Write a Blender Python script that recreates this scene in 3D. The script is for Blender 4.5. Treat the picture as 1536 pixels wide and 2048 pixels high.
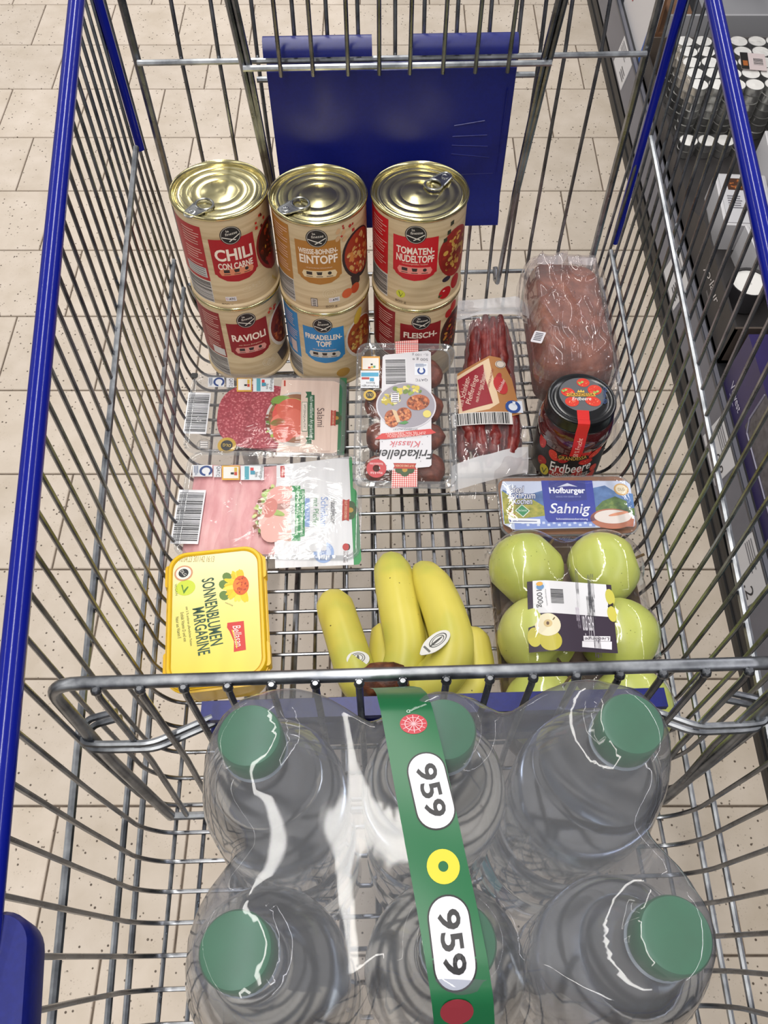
import bpy, bmesh, math, random
from math import sin, cos, tan, pi, radians, atan2, sqrt, hypot
from mathutils import Matrix, Vector, noise as mnoise

for o in list(bpy.data.objects):
    bpy.data.objects.remove(o, do_unlink=True)
SC = bpy.context.scene
COL = SC.collection

# ------------------------------------------------------------------ camera
FPX = 1630.0                    # focal length in pixels of a 1536x2048 frame
PITCH = radians(60.0)           # below the horizon
CAMH = 1.30
cam_d = bpy.data.cameras.new('camera')
cam = bpy.data.objects.new('camera', cam_d)
COL.objects.link(cam)
cam.location = (0, 0, CAMH)
cam.rotation_euler = (pi/2 - PITCH, 0, 0)
cam_d.sensor_fit = 'VERTICAL'
cam_d.sensor_height = 24.0
cam_d.lens = 24.0*FPX/2048.0
cam_d.clip_start = 0.02
SC.camera = cam

# ------------------------------------------------------------------ light
world = bpy.data.worlds.new('store_air')
SC.world = world
world.use_nodes = True
bg = world.node_tree.nodes['Background']
bg.inputs[0].default_value = (0.96, 0.97, 1.0, 1)
bg.inputs[1].default_value = 0.30

def strip(name, x, y, z, w, l, watts, color=(1, 0.97, 0.92)):
    d = bpy.data.lights.new(name, 'AREA')
    d.shape = 'RECTANGLE'; d.size = w; d.size_y = l
    d.energy = watts; d.color = color
    o = bpy.data.objects.new(name, d); COL.objects.link(o)
    o.location = (x, y, z)
    return o
# rows of ceiling strip lamps over the aisle and the next aisles (their reflections show in film, caps and tubes)
strip('ceiling_strip_middle_offscreen', -0.22, 1.5, 3.0, 0.16, 10.0, 140)
strip('ceiling_strip_left_offscreen', -2.9, 1.5, 3.0, 0.16, 10.0, 100)
strip('ceiling_strip_right_offscreen', 2.6, 1.5, 3.0, 0.16, 10.0, 140, (0.98, 0.96, 1.0))

vs = SC.view_settings
vs.view_transform = 'Standard'
vs.look = 'None'
vs.gamma = 1.0
vs.exposure = 0.05
vs.use_curve_mapping = False

# ------------------------------------------------------------------ frames
TH = radians(4.3); YAW = radians(1.75); Z0 = 0.503 + tan(TH)*0.684
MC = Matrix.Translation((0, 0, Z0)) @ Matrix.Rotation(YAW, 4, 'Z') @ Matrix.Rotation(-TH, 4, 'X')
def FR(x=0, y=0, z=0, rz=0, rx=0, ry=0):
    "a frame on the basket floor (metres, degrees)"
    return (MC @ Matrix.Translation((x, y, z)) @ Matrix.Rotation(radians(rz), 4, 'Z')
            @ Matrix.Rotation(radians(rx), 4, 'X') @ Matrix.Rotation(radians(ry), 4, 'Y'))
def WF(x=0, y=0, z=0, rz=0, rx=0, ry=0):
    return (Matrix.Translation((x, y, z)) @ Matrix.Rotation(radians(rz), 4, 'Z')
            @ Matrix.Rotation(radians(rx), 4, 'X') @ Matrix.Rotation(radians(ry), 4, 'Y'))
CAMP = Vector((0, 0, CAMH))
def ray(u, v):
    a = (u-768)/FPX; b = (1024-v)/FPX
    return Vector((a, cos(PITCH)+b*sin(PITCH), -sin(PITCH)+b*cos(PITCH)))
def on_plane(M, z, u, v):
    "where the line of sight through a photo pixel meets plane z of frame M"
    I = M.inverted(); o = I @ CAMP; d = I.to_3x3() @ ray(u, v)
    k = (z-o.z)/d.z
    p = o + d*k
    return (p.x, p.y)
def on_cyl(M, R, u, v):
    "where it meets a cylinder round the z axis of frame M: (arc length, z); arc 0 faces -y"
    I = M.inverted(); o = I @ CAMP; d = I.to_3x3() @ ray(u, v)
    A = d.x*d.x+d.y*d.y; B = 2*(o.x*d.x+o.y*d.y); C = o.x*o.x+o.y*o.y-R*R
    D = B*B-4*A*C
    if D < 0: D = 0
    k = (-B-sqrt(D))/(2*A)
    p = o+d*k
    return (R*atan2(p.x, -p.y), p.z)

# ------------------------------------------------------------------ materials
def lin(h):
    if isinstance(h, str):
        h = h.lstrip('#'); c = [int(h[i:i+2], 16)/255 for i in (0, 2, 4)]
    else: c = h
    return tuple((x/12.92 if x <= 0.04045 else ((x+0.055)/1.055)**2.4) for x in c)
MATS = {}
def pm(name, color, rough=0.5, metal=0.0, spec=0.5, **kw):
    if name in MATS: return MATS[name]
    m = bpy.data.materials.new(name); m.use_nodes = True
    b = m.node_tree.nodes['Principled BSDF']
    b.inputs['Base Color'].default_value = (*lin(color), 1)
    b.inputs['Roughness'].default_value = rough
    b.inputs['Metallic'].default_value = metal
    b.inputs['Specular IOR Level'].default_value = spec
    for k, v in kw.items():
        b.inputs[k].default_value = v
    MATS[name] = m
    return m
def ink(h, rough=0.42):
    return pm('ink_%s_%d' % (h.lstrip('#'), int(rough*100)), h, rough)
class NT:
    def __init__(s, m):
        s.t = m.node_tree; s.b = s.t.nodes['Principled BSDF']
    def n(s, kind, **kw):
        x = s.t.nodes.new(kind)
        for k, v in kw.items(): setattr(x, k, v)
        return x
    def l(s, a, b): s.t.links.new(a, b)
    def coord(s, scale=(1, 1, 1), what='Object'):
        tc = s.n('ShaderNodeTexCoord'); mp = s.n('ShaderNodeMapping')
        mp.inputs['Scale'].default_value = scale
        s.l(tc.outputs[what], mp.inputs['Vector']); return mp.outputs['Vector']
    def noise(s, vec, scale, detail=4, rough=0.55):
        x = s.n('ShaderNodeTexNoise'); x.inputs['Scale'].default_value = scale
        x.inputs['Detail'].default_value = detail; x.inputs['Roughness'].default_value = rough
        s.l(vec, x.inputs['Vector']); return x.outputs['Fac']
    def voro(s, vec, scale, out='Distance', feature='F1'):
        x = s.n('ShaderNodeTexVoronoi'); x.inputs['Scale'].default_value = scale; x.feature = feature
        s.l(vec, x.inputs['Vector']); return x.outputs[out]
    def ramp(s, fac, stops):
        r = s.n('ShaderNodeValToRGB'); e = r.color_ramp.elements
        while len(e) < len(stops): e.new(0.5)
        for i, (p, c) in enumerate(stops):
            e[i].position = p; e[i].color = (*lin(c), 1)
        s.l(fac, r.inputs['Fac']); return r.outputs['Color']
    def bump(s, h, strength=0.3, dist=0.002):
        b = s.n('ShaderNodeBump'); b.inputs['Strength'].default_value = strength
        b.inputs['Distance'].default_value = dist
        s.l(h, b.inputs['Height']); s.l(b.outputs['Normal'], s.b.inputs['Normal'])
        return b.outputs['Normal']
    def color(s, c): s.l(c, s.b.inputs['Base Color'])
    def mix(s, a, b, fac, mode='MIX'):
        m = s.n('ShaderNodeMix', data_type='RGBA', blend_type=mode)
        for inp, v in ((m.inputs[6], a), (m.inputs[7], b), (m.inputs[0], fac)):
            if isinstance(v, (int, float)): inp.default_value = v
            elif isinstance(v, (str, tuple)): inp.default_value = (*lin(v), 1)
            else: s.l(v, inp)
        return m.outputs[2]

def noise_mat(name, stops, scale, rough=0.5, stretch=(1, 1, 1), bump=0, bscale=None, detail=5, dist=0.002, metal=0, **kw):
    m = pm(name, stops[0][1], rough, metal, **kw); t = NT(m)
    v = t.coord(stretch)
    f = t.noise(v, scale, detail)
    t.color(t.ramp(f, stops))
    if bump: t.bump(t.noise(v, bscale or scale, detail), bump, dist)
    return m

def film_mat(name, haze=0.05, tint='#ffffff', wr=(60, 0.35), rough=0.08, ior=1.45, stretch=(1, 1, 1), gloss=1.0):
    "thin clear packaging film: see-through with a wrinkled gloss and a little milkiness"
    if name in MATS: return MATS[name]
    m = bpy.data.materials.new(name); m.use_nodes = True
    nt = m.node_tree; nt.nodes.clear()
    out = nt.nodes.new('ShaderNodeOutputMaterial')
    tr = nt.nodes.new('ShaderNodeBsdfTransparent'); tr.inputs[0].default_value = (*lin(tint), 1)
    gl = nt.nodes.new('ShaderNodeBsdfGlossy'); gl.inputs['Roughness'].default_value = rough
    gl.inputs[0].default_value = (gloss, gloss, gloss, 1)
    df = nt.nodes.new('ShaderNodeBsdfDiffuse'); df.inputs[0].default_value = (0.8, 0.8, 0.82, 1)
    fr = nt.nodes.new('ShaderNodeFresnel'); fr.inputs[0].default_value = ior
    ge = nt.nodes.new('ShaderNodeNewGeometry'); mv = nt.nodes.new('ShaderNodeMapRange')
    mv.inputs[3].default_value = ior; mv.inputs[4].default_value = 1/ior
    nt.links.new(ge.outputs['Backfacing'], mv.inputs[0]); nt.links.new(mv.outputs[0], fr.inputs[0])
    m1 = nt.nodes.new('ShaderNodeMixShader'); m2 = nt.nodes.new('ShaderNodeMixShader')
    m1.inputs[0].default_value = haze
    L = nt.links.new
    L(tr.outputs[0], m1.inputs[1]); L(df.outputs[0], m1.inputs[2])
    L(fr.outputs[0], m2.inputs[0]); L(m1.outputs[0], m2.inputs[1]); L(gl.outputs[0], m2.inputs[2])
    L(m2.outputs[0], out.inputs[0])
    if wr:
        tc = nt.nodes.new('ShaderNodeTexCoord'); mp = nt.nodes.new('ShaderNodeMapping')
        mp.inputs['Scale'].default_value = stretch
        nz = nt.nodes.new('ShaderNodeTexNoise'); nz.inputs['Scale'].default_value = wr[0]
        nz.inputs['Detail'].default_value = 3; nz.inputs['Distortion'].default_value = 1.2
        bp = nt.nodes.new('ShaderNodeBump'); bp.inputs['Strength'].default_value = wr[1]
        bp.inputs['Distance'].default_value = 0.004
        L(tc.outputs['Object'], mp.inputs[0]); L(mp.outputs[0], nz.inputs['Vector'])
        L(nz.outputs['Fac'], bp.inputs['Height'])
        L(bp.outputs[0], gl.inputs['Normal']); L(bp.outputs[0], fr.inputs['Normal'])
    MATS[name] = m
    return m

# ------------------------------------------------------------------ mesh helpers
class MB:
    def __init__(s): s.v = []; s.f = []; s.mi = []; s.mats = []
    def mat(s, m):
        if m not in s.mats: s.mats.append(m)
        return s.mats.index(m)
    def add(s, vs, fs, m=None):
        o = len(s.v); s.v += [tuple(p) for p in vs]
        i = s.mat(m) if m else 0
        for f in fs: s.f.append(tuple(o+k for k in f)); s.mi.append(i)
    def box(s, x0, x1, y0, y1, z0, z1, m=None):
        s.add([(x0,y0,z0),(x1,y0,z0),(x1,y1,z0),(x0,y1,z0),(x0,y0,z1),(x1,y0,z1),(x1,y1,z1),(x0,y1,z1)],
              [(0,3,2,1),(4,5,6,7),(0,1,5,4),(1,2,6,5),(2,3,7,6),(3,0,4,7)], m)
    def rings(s, rs, m=None, cap0=True, cap1=True, closed=True):
        n = len(rs[0]); vs = [p for r in rs for p in r]; fs = []
        for i in range(len(rs)-1):
            for j in range(n if closed else n-1):
                k = (j+1) % n
                fs.append((i*n+j, i*n+k, (i+1)*n+k, (i+1)*n+j))
        if cap0: fs.append(tuple(range(n-1, -1, -1)))
        if cap1: fs.append(tuple(range((len(rs)-1)*n, len(rs)*n)))
        s.add(vs, fs, m)
    def tube(s, path, r, m=None, seg=8, caps=True):
        P = [Vector(p) for p in path]; n = len(P)
        R = r if isinstance(r, (list, tuple)) else [r]*n
        T = []
        for i in range(n):
            a = P[max(0, i-1)]; b = P[min(n-1, i+1)]
            T.append((b-a).normalized())
        up = Vector((0, 0, 1)) if abs(T[0].z) < 0.9 else Vector((0, 1, 0))
        nrm = (up - T[0]*up.dot(T[0])).normalized(); rs = []
        for i in range(n):
            nrm = (nrm - T[i]*nrm.dot(T[i]))
            if nrm.length < 1e-6: nrm = Vector((1, 0, 0))
            nrm.normalize(); bi = T[i].cross(nrm)
            rs.append([P[i]+(nrm*cos(2*pi*k/seg)+bi*sin(2*pi*k/seg))*R[i] for k in range(seg)])
        s.rings(rs, m, caps, caps)
    def lathe(s, prof, m=None, seg=48, cap0=True, cap1=True):
        s.rings([[(r*cos(2*pi*k/seg), r*sin(2*pi*k/seg), z) for k in range(seg)] for r, z in prof], m, cap0, cap1)
    def rr(s, levels, m=None, cap0=True, cap1=True, n=6):
        "stacked rounded rectangles: (z, half x, half y, corner radius)"
        s.rings([[(x, y, z) for x, y in rrect(hx, hy, r, n)] for z, hx, hy, r in levels], m, cap0, cap1)
    def sphere(s, c, rx, ry, rz, m=None, nu=16, nv=10, fn=None):
        rs = []
        for i in range(1, nv):
            a = pi*i/nv
            rs.append([(c[0]+rx*sin(a)*cos(2*pi*k/nu), c[1]+ry*sin(a)*sin(2*pi*k/nu), c[2]-rz*cos(a)) for k in range(nu)])
        if fn: rs = [[fn(p) for p in r] for r in rs]
        s.rings(rs, m)
    def grid(s, x0, x1, nx, y0, y1, ny, fz, m=None, keep=None):
        vs = []; idx = {}
        for j in range(ny+1):
            for i in range(nx+1):
                x = x0+(x1-x0)*i/nx; y = y0+(y1-y0)*j/ny
                p = fz(x, y)
                vs.append(p if isinstance(p, tuple) else (x, y, p))
        fs = []
        for j in range(ny):
            for i in range(nx):
                a = j*(nx+1)+i
                if keep and not keep(x0+(x1-x0)*(i+.5)/nx, y0+(y1-y0)*(j+.5)/ny): continue
                fs.append((a, a+1, a+nx+2, a+nx+1))
        s.add(vs, fs, m)
    def mesh(s, name, smooth=True, angle=40):
        me = bpy.data.meshes.new(name)
        me.from_pydata(s.v, [], s.f)
        for m in s.mats: me.materials.append(m)
        if len(s.mats) > 1:
            me.polygons.foreach_set('material_index', s.mi)
        me.update()
        if smooth:
            me.polygons.foreach_set('use_smooth', [True]*len(me.polygons))
            bm = bmesh.new(); bm.from_mesh(me)
            ca = radians(angle)
            for e in bm.edges:
                if len(e.link_faces) == 2 and e.calc_face_angle(0) > ca: e.smooth = False
            bm.to_mesh(me); bm.free()
        return me
    def build(s, name, parent=None, m=None, smooth=True, angle=40, M=None):
        if m: s.mats = [m]; s.mi = [0]*len(s.f)
        return link(name, s.mesh(name, smooth, angle), parent, M)
def rrect(hx, hy, r, n=6):
    pts = []
    for cx, cy, a0 in ((hx-r, hy-r, 0), (-hx+r, hy-r, 90), (-hx+r, -hy+r, 180), (hx-r, -hy+r, 270)):
        for k in range(n+1):
            a = radians(a0+90*k/n); pts.append((cx+r*cos(a), cy+r*sin(a)))
    return pts
def link(name, me, parent=None, M=None):
    o = bpy.data.objects.new(name, me); COL.objects.link(o)
    if parent: o.parent = parent
    if M is not None: o.matrix_local = M if parent else M
    if M is not None and not parent: o.matrix_basis = M
    if M is not None and parent: o.matrix_basis = M
    return o
def thing(name, label, cat, M, group=None):
    o = bpy.data.objects.new(name, None); COL.objects.link(o)
    o.empty_display_size = 0.03
    o.matrix_basis = M
    return tag(o, label, cat, group)
def tag(o, label=None, cat=None, group=None, kind=None):
    if label: o['label'] = label
    if cat: o['category'] = cat
    if group: o['group'] = group
    if kind: o['kind'] = kind
    return o
def fillet(pts, r, n=5):
    P = [Vector(p) for p in pts]; out = [P[0]]
    for i in range(1, len(P)-1):
        a = (P[i-1]-P[i]); b = (P[i+1]-P[i])
        t = min(r, a.length*0.45, b.length*0.45)
        p0 = P[i]+a.normalized()*t; p1 = P[i]+b.normalized()*t
        for k in range(n+1):
            w = k/n; out.append(p0*(1-w)**2+P[i]*2*w*(1-w)+p1*w*w)
    out.append(P[-1]); return out
def spline(pts, n=8):
    P = [Vector(p) for p in pts]; out = []
    for i in range(len(P)-1):
        p0 = P[max(0, i-1)]; p1 = P[i]; p2 = P[i+1]; p3 = P[min(len(P)-1, i+2)]
        for k in range(n):
            t = k/n
            out.append(0.5*((2*p1)+(p2-p0)*t+(2*p0-5*p1+4*p2-p3)*t*t+(3*p1-p0-3*p2+p3)*t**3))
    out.append(P[-1]); return out

# ------------------------------------------------------------------ flat print
_txt = {}
def text_shape(s, bold=0.0, shear=0.0, space=1.0):
    key = (s, bold, shear, space)
    if key in _txt: return _txt[key]
    c = bpy.data.curves.new('t', 'FONT'); c.body = s
    c.align_x = 'CENTER'; c.align_y = 'CENTER'; c.size = 1.0
    c.offset = bold; c.shear = shear; c.space_character = space; c.resolution_u = 3; c.space_line = 0.85
    o = bpy.data.objects.new('t', c); COL.objects.link(o)
    bpy.context.view_layer.update()
    me = bpy.data.meshes.new_from_object(o.evaluated_get(bpy.context.evaluated_depsgraph_get()))
    vs = [(v.co.x, v.co.y) for v in me.vertices]; fs = [tuple(p.vertices) for p in me.polygons]
    bpy.data.objects.remove(o); bpy.data.curves.remove(c); bpy.data.meshes.remove(me)
    x0 = min(p[0] for p in vs); x1 = max(p[0] for p in vs); y0 = min(p[1] for p in vs); y1 = max(p[1] for p in vs)
    W = max(x1-x0, 1e-6); H = max(y1-y0, 1e-6)
    vs = [((x-(x0+x1)/2)/W, (y-(y0+y1)/2)/H) for x, y in vs]
    _txt[key] = (vs, fs, W/H); return _txt[key]
class Print:
    "printed shapes in a 2-D plane (metres); each call lies one layer above the last one it overlaps"
    def __init__(s, px=None): s.b = MB(); s.px = px; s.k = 0
    def P(s, p): return s.px(*p) if s.px else p
    def raw(s, pts, faces, col, layer):
        m = col if not isinstance(col, str) else ink(col)
        s.b.add([(x, y, layer) for x, y in pts], faces, m)
    def poly(s, pts, col, layer=1, mapped=True):
        q = [s.P(p) for p in pts] if mapped else pts
        A = sum(q[i][0]*q[(i+1) % len(q)][1]-q[(i+1) % len(q)][0]*q[i][1] for i in range(len(q)))
        if A < 0: q = q[::-1]
        s.raw(q, [tuple(range(len(q)))], col, layer)
    def rect(s, a, b, col, layer=1):
        "photo-pixel (or plane) rectangle between two corners"
        s.poly([(a[0], a[1]), (b[0], a[1]), (b[0], b[1]), (a[0], b[1])], col, layer)
    def ell(s, c, rx, ry, col, layer=1, n=24, a0=0, a1=360, rot=0):
        "ellipse; centre mapped, radii in metres"
        cx, cy = s.P(c); r = radians(rot); q = []
        full = abs(a1-a0) >= 360
        for k in range(n if full else n+1):
            a = radians(a0+(a1-a0)*k/n); x = rx*cos(a); y = ry*sin(a)
            q.append((cx+x*cos(r)-y*sin(r), cy+x*sin(r)+y*cos(r)))
        s.poly(q, col, layer, mapped=False)
    def ring(s, c, r0, r1, col, layer=1, n=24, ay=1.0):
        cx, cy = s.P(c); v = []; f = []
        for k in range(n):
            a = 2*pi*k/n
            v += [(cx+r0*cos(a), cy+r0*ay*sin(a)), (cx+r1*cos(a), cy+r1*ay*sin(a))]
        for k in range(n):
            j = (k+1) % n; f.append((2*k, 2*k+1, 2*j+1, 2*j))
        s.raw(v, f, col, layer)
    def text(s, t, c, w, h, col, layer=2, rot=0, bold=0.0, shear=0.0, space=1.0):
        "text scaled to w x h metres round a mapped centre, turned by rot degrees"
        vs, fs, asp = text_shape(t, bold, shear, space)
        if w is None: w = h*asp
        if h is None: h = w/asp
        cx, cy = s.P(c); r = radians(rot); q = []
        for x, y in vs:
            x *= w; y *= h
            q.append((cx+x*cos(r)-y*sin(r), cy+x*sin(r)+y*cos(r)))
        s.raw(q, fs, col, layer)
    def tbox(s, t, a, b, col, layer=2, rot=0, **kw):
        "text filling the photo rectangle a-b (rot a multiple of 90)"
        p = s.P(a); q = s.P(b)
        p2 = s.P((b[0], a[1])); q2 = s.P((a[0], b[1]))
        w = (hypot(p2[0]-p[0], p2[1]-p[1])+hypot(q[0]-q2[0], q[1]-q2[1]))/2
        h = (hypot(q2[0]-p[0], q2[1]-p[1])+hypot(q[0]-p2[0], q[1]-p2[1]))/2
        tilt = math.degrees(atan2(p2[1]-p[1], p2[0]-p[0]))
        c = ((p[0]+q[0]+p2[0]+q2[0])/4, (p[1]+q[1]+p2[1]+q2[1])/4)
        if rot % 180: w, h = h, w
        px = s.px; s.px = None
        s.text(t, c, w, h, col, layer, rot+tilt, **kw)
        s.px = px
    def bars(s, c, w, h, layer=2, rot=0, seed=1, n=30, bg='#e9e9ec', fgc='#1d1d20', pad=1.12):
        "barcode: bars across w, each h long"
        rnd = random.Random(seed); cx, cy = s.P(c); r = radians(rot)
        def quad(x0, x1, y0, y1):
            return [(cx+x*cos(r)-y*sin(r), cy+x*sin(r)+y*cos(r)) for x, y in ((x0, y0), (x1, y0), (x1, y1), (x0, y1))]
        if bg: s.raw(quad(-w/2*pad, w/2*pad, -h/2*pad, h/2*pad), [(0, 1, 2, 3)], bg, layer)
        x = -w/2; u = w/(n*2.4)
        while x < w/2:
            b = u*rnd.choice((1, 1, 1.6, 2.4)); s.raw(quad(x, min(w/2, x+b), -h/2, h/2), [(0, 1, 2, 3)], fgc, layer+1)
            x += b+u*rnd.choice((0.9, 1.2, 1.8))
    def lines(s, a, b, n, col, layer=2, seed=1, fill=0.5, vertical=False):
        "small unreadable copy: n thin lines in the photo rectangle"
        rnd = random.Random(seed)
        for i in range(n):
            t0 = (i+0.5-fill/2)/n; t1 = (i+0.5+fill/2)/n; e = rnd.uniform(0.65, 1.0)
            if vertical:
                x0 = a[0]+(b[0]-a[0])*t0; x1 = a[0]+(b[0]-a[0])*t1
                s.rect((x0, a[1]), (x1, a[1]+(b[1]-a[1])*e), col, layer)
            else:
                y0 = a[1]+(b[1]-a[1])*t0; y1 = a[1]+(b[1]-a[1])*t1
                s.rect((a[0], y0), (a[0]+(b[0]-a[0])*e, y1), col, layer)
    def blobs(s, c, rx, ry, n, cols, size, layer=3, seed=1):
        rnd = random.Random(seed); cx, cy = s.P(c); px = s.px; s.px = None
        for i in range(n):
            a = rnd.uniform(0, 2*pi); q = sqrt(rnd.random())
            z = size*rnd.uniform(0.6, 1.4)
            s.ell((cx+rx*q*cos(a), cy+ry*q*sin(a)), z, z*rnd.uniform(0.45, 0.9), rnd.choice(cols), layer+0.3*(i % 7)/7, 10, rot=rnd.uniform(0, 180))
        s.px = px
    def build(s, name, parent, fmap, step=None, M=None):
        b = s.b
        me = bpy.data.meshes.new(name); me.from_pydata(b.v, [], b.f)
        for m in b.mats: me.materials.append(m)
        me.polygons.foreach_set('material_index', b.mi)
        bm = bmesh.new(); bm.from_mesh(me)
        for ax, st in enumerate(step if isinstance(step, tuple) else (step,)):
            if not st: continue
            xs = [v.co[ax] for v in bm.verts]; x = math.ceil(min(xs)/st)*st; hi = max(xs)
            no = [0, 0, 0]; no[ax] = 1
            while x < hi:
                bmesh.ops.bisect_plane(bm, geom=bm.verts[:]+bm.edges[:]+bm.faces[:], dist=1e-7, plane_co=(x if ax == 0 else 0, x if ax == 1 else 0, 0), plane_no=no)
                x += st
        for v in bm.verts: v.co = fmap(v.co.x, v.co.y, v.co.z)
        bm.normal_update()
        bm.to_mesh(me); bm.free()
        return link(name, me, parent, M)
def flat(z, d=0.00018): return lambda x, y, l: (x, y, z+l*d)
def onto_cyl(R, d=0.00012):
    def f(x, y, l):
        a = x/R; r = R+l*d
        return (r*sin(a), -r*cos(a), y)
    return f

# ================================================================== setting
def tile_material():
    m = pm('tile_glaze', '#d3c3ac', 0.5, spec=0.35); t = NT(m)
    v = t.coord((1, 1, 1))
    oi = t.n('ShaderNodeObjectInfo')
    va = t.n('ShaderNodeVectorMath', operation='ADD')
    cm = t.n('ShaderNodeCombineXYZ')
    mu = t.n('ShaderNodeMath', operation='MULTIPLY'); mu.inputs[1].default_value = 37.0
    t.l(oi.outputs['Random'], mu.inputs[0]); t.l(mu.outputs[0], cm.inputs[0]); t.l(mu.outputs[0], cm.inputs[1])
    t.l(v, va.inputs[0]); t.l(cm.outputs[0], va.inputs[1]); v2 = va.outputs[0]
    base = t.ramp(t.noise(v2, 14, 4), [(0.3, '#bcae9d'), (0.7, '#cbbeb0')])
    # speckles of three sizes
    d1 = t.voro(v2, 95); d2 = t.voro(v2, 210)
    gate = t.noise(v2, 60, 2)
    s1 = t.ramp(d1, [(0.0, '#ffffff'), (0.14, '#ffffff'), (0.20, '#000000')])
    g1 = t.ramp(gate, [(0.46, '#000000'), (0.54, '#ffffff')])
    s2 = t.ramp(d2, [(0.0, '#ffffff'), (0.16, '#ffffff'), (0.24, '#000000')])
    k = t.mix(s1, g1, 1.0, 'MULTIPLY')
    c = t.mix(base, '#54473c', k)
    g2 = t.ramp(t.noise(v2, 25, 2), [(0.48, '#000000'), (0.6, '#999999')])
    c = t.mix(c, '#8f7d6b', t.mix(s2, g2, 1.0, 'MULTIPLY'))
    hv = t.n('ShaderNodeHueSaturation'); hv.inputs['Saturation'].default_value = 0.95
    mr = t.n('ShaderNodeMapRange'); mr.inputs[3].default_value = 0.95; mr.inputs[4].default_value = 1.04
    t.l(oi.outputs['Random'], mr.inputs[0]); t.l(mr.outputs[0], hv.inputs['Value'])
    t.l(c, hv.inputs['Color']); t.color(hv.outputs[0])
    t.bump(t.noise(v2, 40, 3), 0.06, 0.002)
    return m
TILE = tile_material()
GROUT = noise_mat('grout', [(0.3, '#5d5248'), (0.7, '#7a6d60')], 60, 0.9)
b = MB(); b.box(-6, 6, -5, 9, -0.12, -0.0035)
floor = tag(b.build('floor', None, GROUT, smooth=False), kind='structure')
P = 0.2003; g = 0.0016
tb = MB()
hx = P/2-g; bev = 0.0012
tb.rings([[(-hx, -hx, -0.0045), (hx, -hx, -0.0045), (hx, hx, -0.0045), (-hx, hx, -0.0045)],
          [(-hx, -hx, -bev), (hx, -hx, -bev), (hx, hx, -bev), (-hx, hx, -bev)],
          [(-hx+bev, -hx+bev, 0), (hx-bev, -hx+bev, 0), (hx-bev, hx-bev, 0), (-hx+bev, hx-bev, 0)]], TILE, cap0=False)
tile_me = tb.mesh('tile', smooth=False)
for k in range(-3, 15):
    off = (0.106 if k % 2 == 0 else 0.0062) + 0.0021*k
    for i in range(-9, 4):
        x = off + P*i + P/2
        if x-P/2 > 0.62 or x < -1.75: continue
        link('tile', tile_me, floor, Matrix.Translation((x, 0.0328+P*(k+0.5), 0)))

def steel(name, c0, c1, rough, r2=None, bump=0.08):
    m = pm(name, c0, rough, 1.0); t = NT(m)
    v = t.coord((1, 1, 1)); f = t.noise(v, 45, 4)
    t.color(t.ramp(f, [(0.35, c0), (0.7, c1)]))
    rr = t.n('ShaderNodeMapRange'); rr.inputs[3].default_value = rough; rr.inputs[4].default_value = r2 or rough+0.18
    t.l(t.noise(v, 90, 3), rr.inputs[0]); t.l(rr.outputs[0], t.b.inputs['Roughness'])
    if bump: t.bump(t.noise(v, 160, 3), bump, 0.0006)
    return m

# ================================================================== shelf beside the aisle
DGREY = noise_mat('shelf_dark_steel', [(0.3, '#17171a'), (0.7, '#232327')], 30, 0.45)
RAILM = noise_mat('price_rail_plastic', [(0.3, '#5f5f68'), (0.7, '#6d6d76')], 8, 0.35)
sh = thing('shelf_unit', 'low dark steel store shelf with grey price rail along the aisle', 'shelf', WF(0, 0, 0))
b = MB(); b.box(0.586, 1.10, -1.2, 3.4, 0.0, 0.084); b.build('plinth', sh, DGREY, smooth=False)
b = MB(); b.box(0.583, 0.587, -1.2, 3.4, 0.018, 0.030); b.box(0.583, 0.587, -1.2, 3.4, 0.052, 0.064); b.build('bumper_strip', sh, pm('black_rubber_strip', '#0e0e10', 0.5), smooth=False)
b = MB(); b.rings([[(0.579, y, 0.083), (0.600, y, 0.083), (0.600, y, 0.1595), (0.592, y, 0.1595)] for y in (-1.2, 3.4)]); b.build('price_rail', sh, RAILM, smooth=False)
b = MB(); b.tube([(0.5905, -1.2, 0.1585), (0.5905, 3.4, 0.1585)], 0.0022, seg=6); b.build('rail_lip', sh, pm('rail_lip_plastic', '#35353c', 0.3))
b = MB(); b.box(0.594, 1.10, -1.2, 3.4, 0.140, 0.158); b.build('shelf_board', sh, DGREY, smooth=False)
b = MB(); b.box(1.08, 1.10, -1.2, 3.4, 0.158, 1.30); b.build('back_panel', sh, pm('shelf_back', '#55555a', 0.6), smooth=False)
def price_tag(y0, y1, text, lab):
    yc = (y0+y1)/2; tilt = math.degrees(atan2(0.013, 0.0765))
    Mt = Matrix.Translation((0.5852, yc, 0.1215)) @ Matrix.Rotation(radians(-90), 4, 'Z') @ Matrix.Rotation(radians(90-tilt), 4, 'X')
    t = thing('price_tag', lab, 'price tag', Mt); w_ = (y1-y0)/2
    b = MB(); b.box(-w_, w_, -0.033, 0.033, -0.0005, 0.0012); b.build('card', t, ink('#c9c8cb'), smooth=False)
    p = Print()
    if text: p.text(text, (w_*0.45, -0.010), w_*0.75, 0.021, '#2b2b30', 1)
    else: p.lines((w_*0.1, -0.002), (w_*0.85, -0.022), 3, '#4a4a50', 1, 5)
    p.lines((-w_*0.85, 0.028), (w_*0.35, 0.006), 4, '#77767c', 1, 3); p.build('tag_print', t, flat(0.0013))
price_tag(0.752, 0.858, '0.8', 'white price tag with large digits below the purple carton')
price_tag(0.520, 0.625, '1.2', 'white price tag with large digits on the rail below the teal carton')
price_tag(1.165, 1.275, None, 'white price tag on the rail below the dark candle tray')
price_tag(1.890, 2.010, None, 'white price tag on the rail below the blue striped carton')
PURP = noise_mat('purple_carton', [(0.3, '#2b2150'), (0.7, '#33285e')], 12, 0.4)
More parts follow.
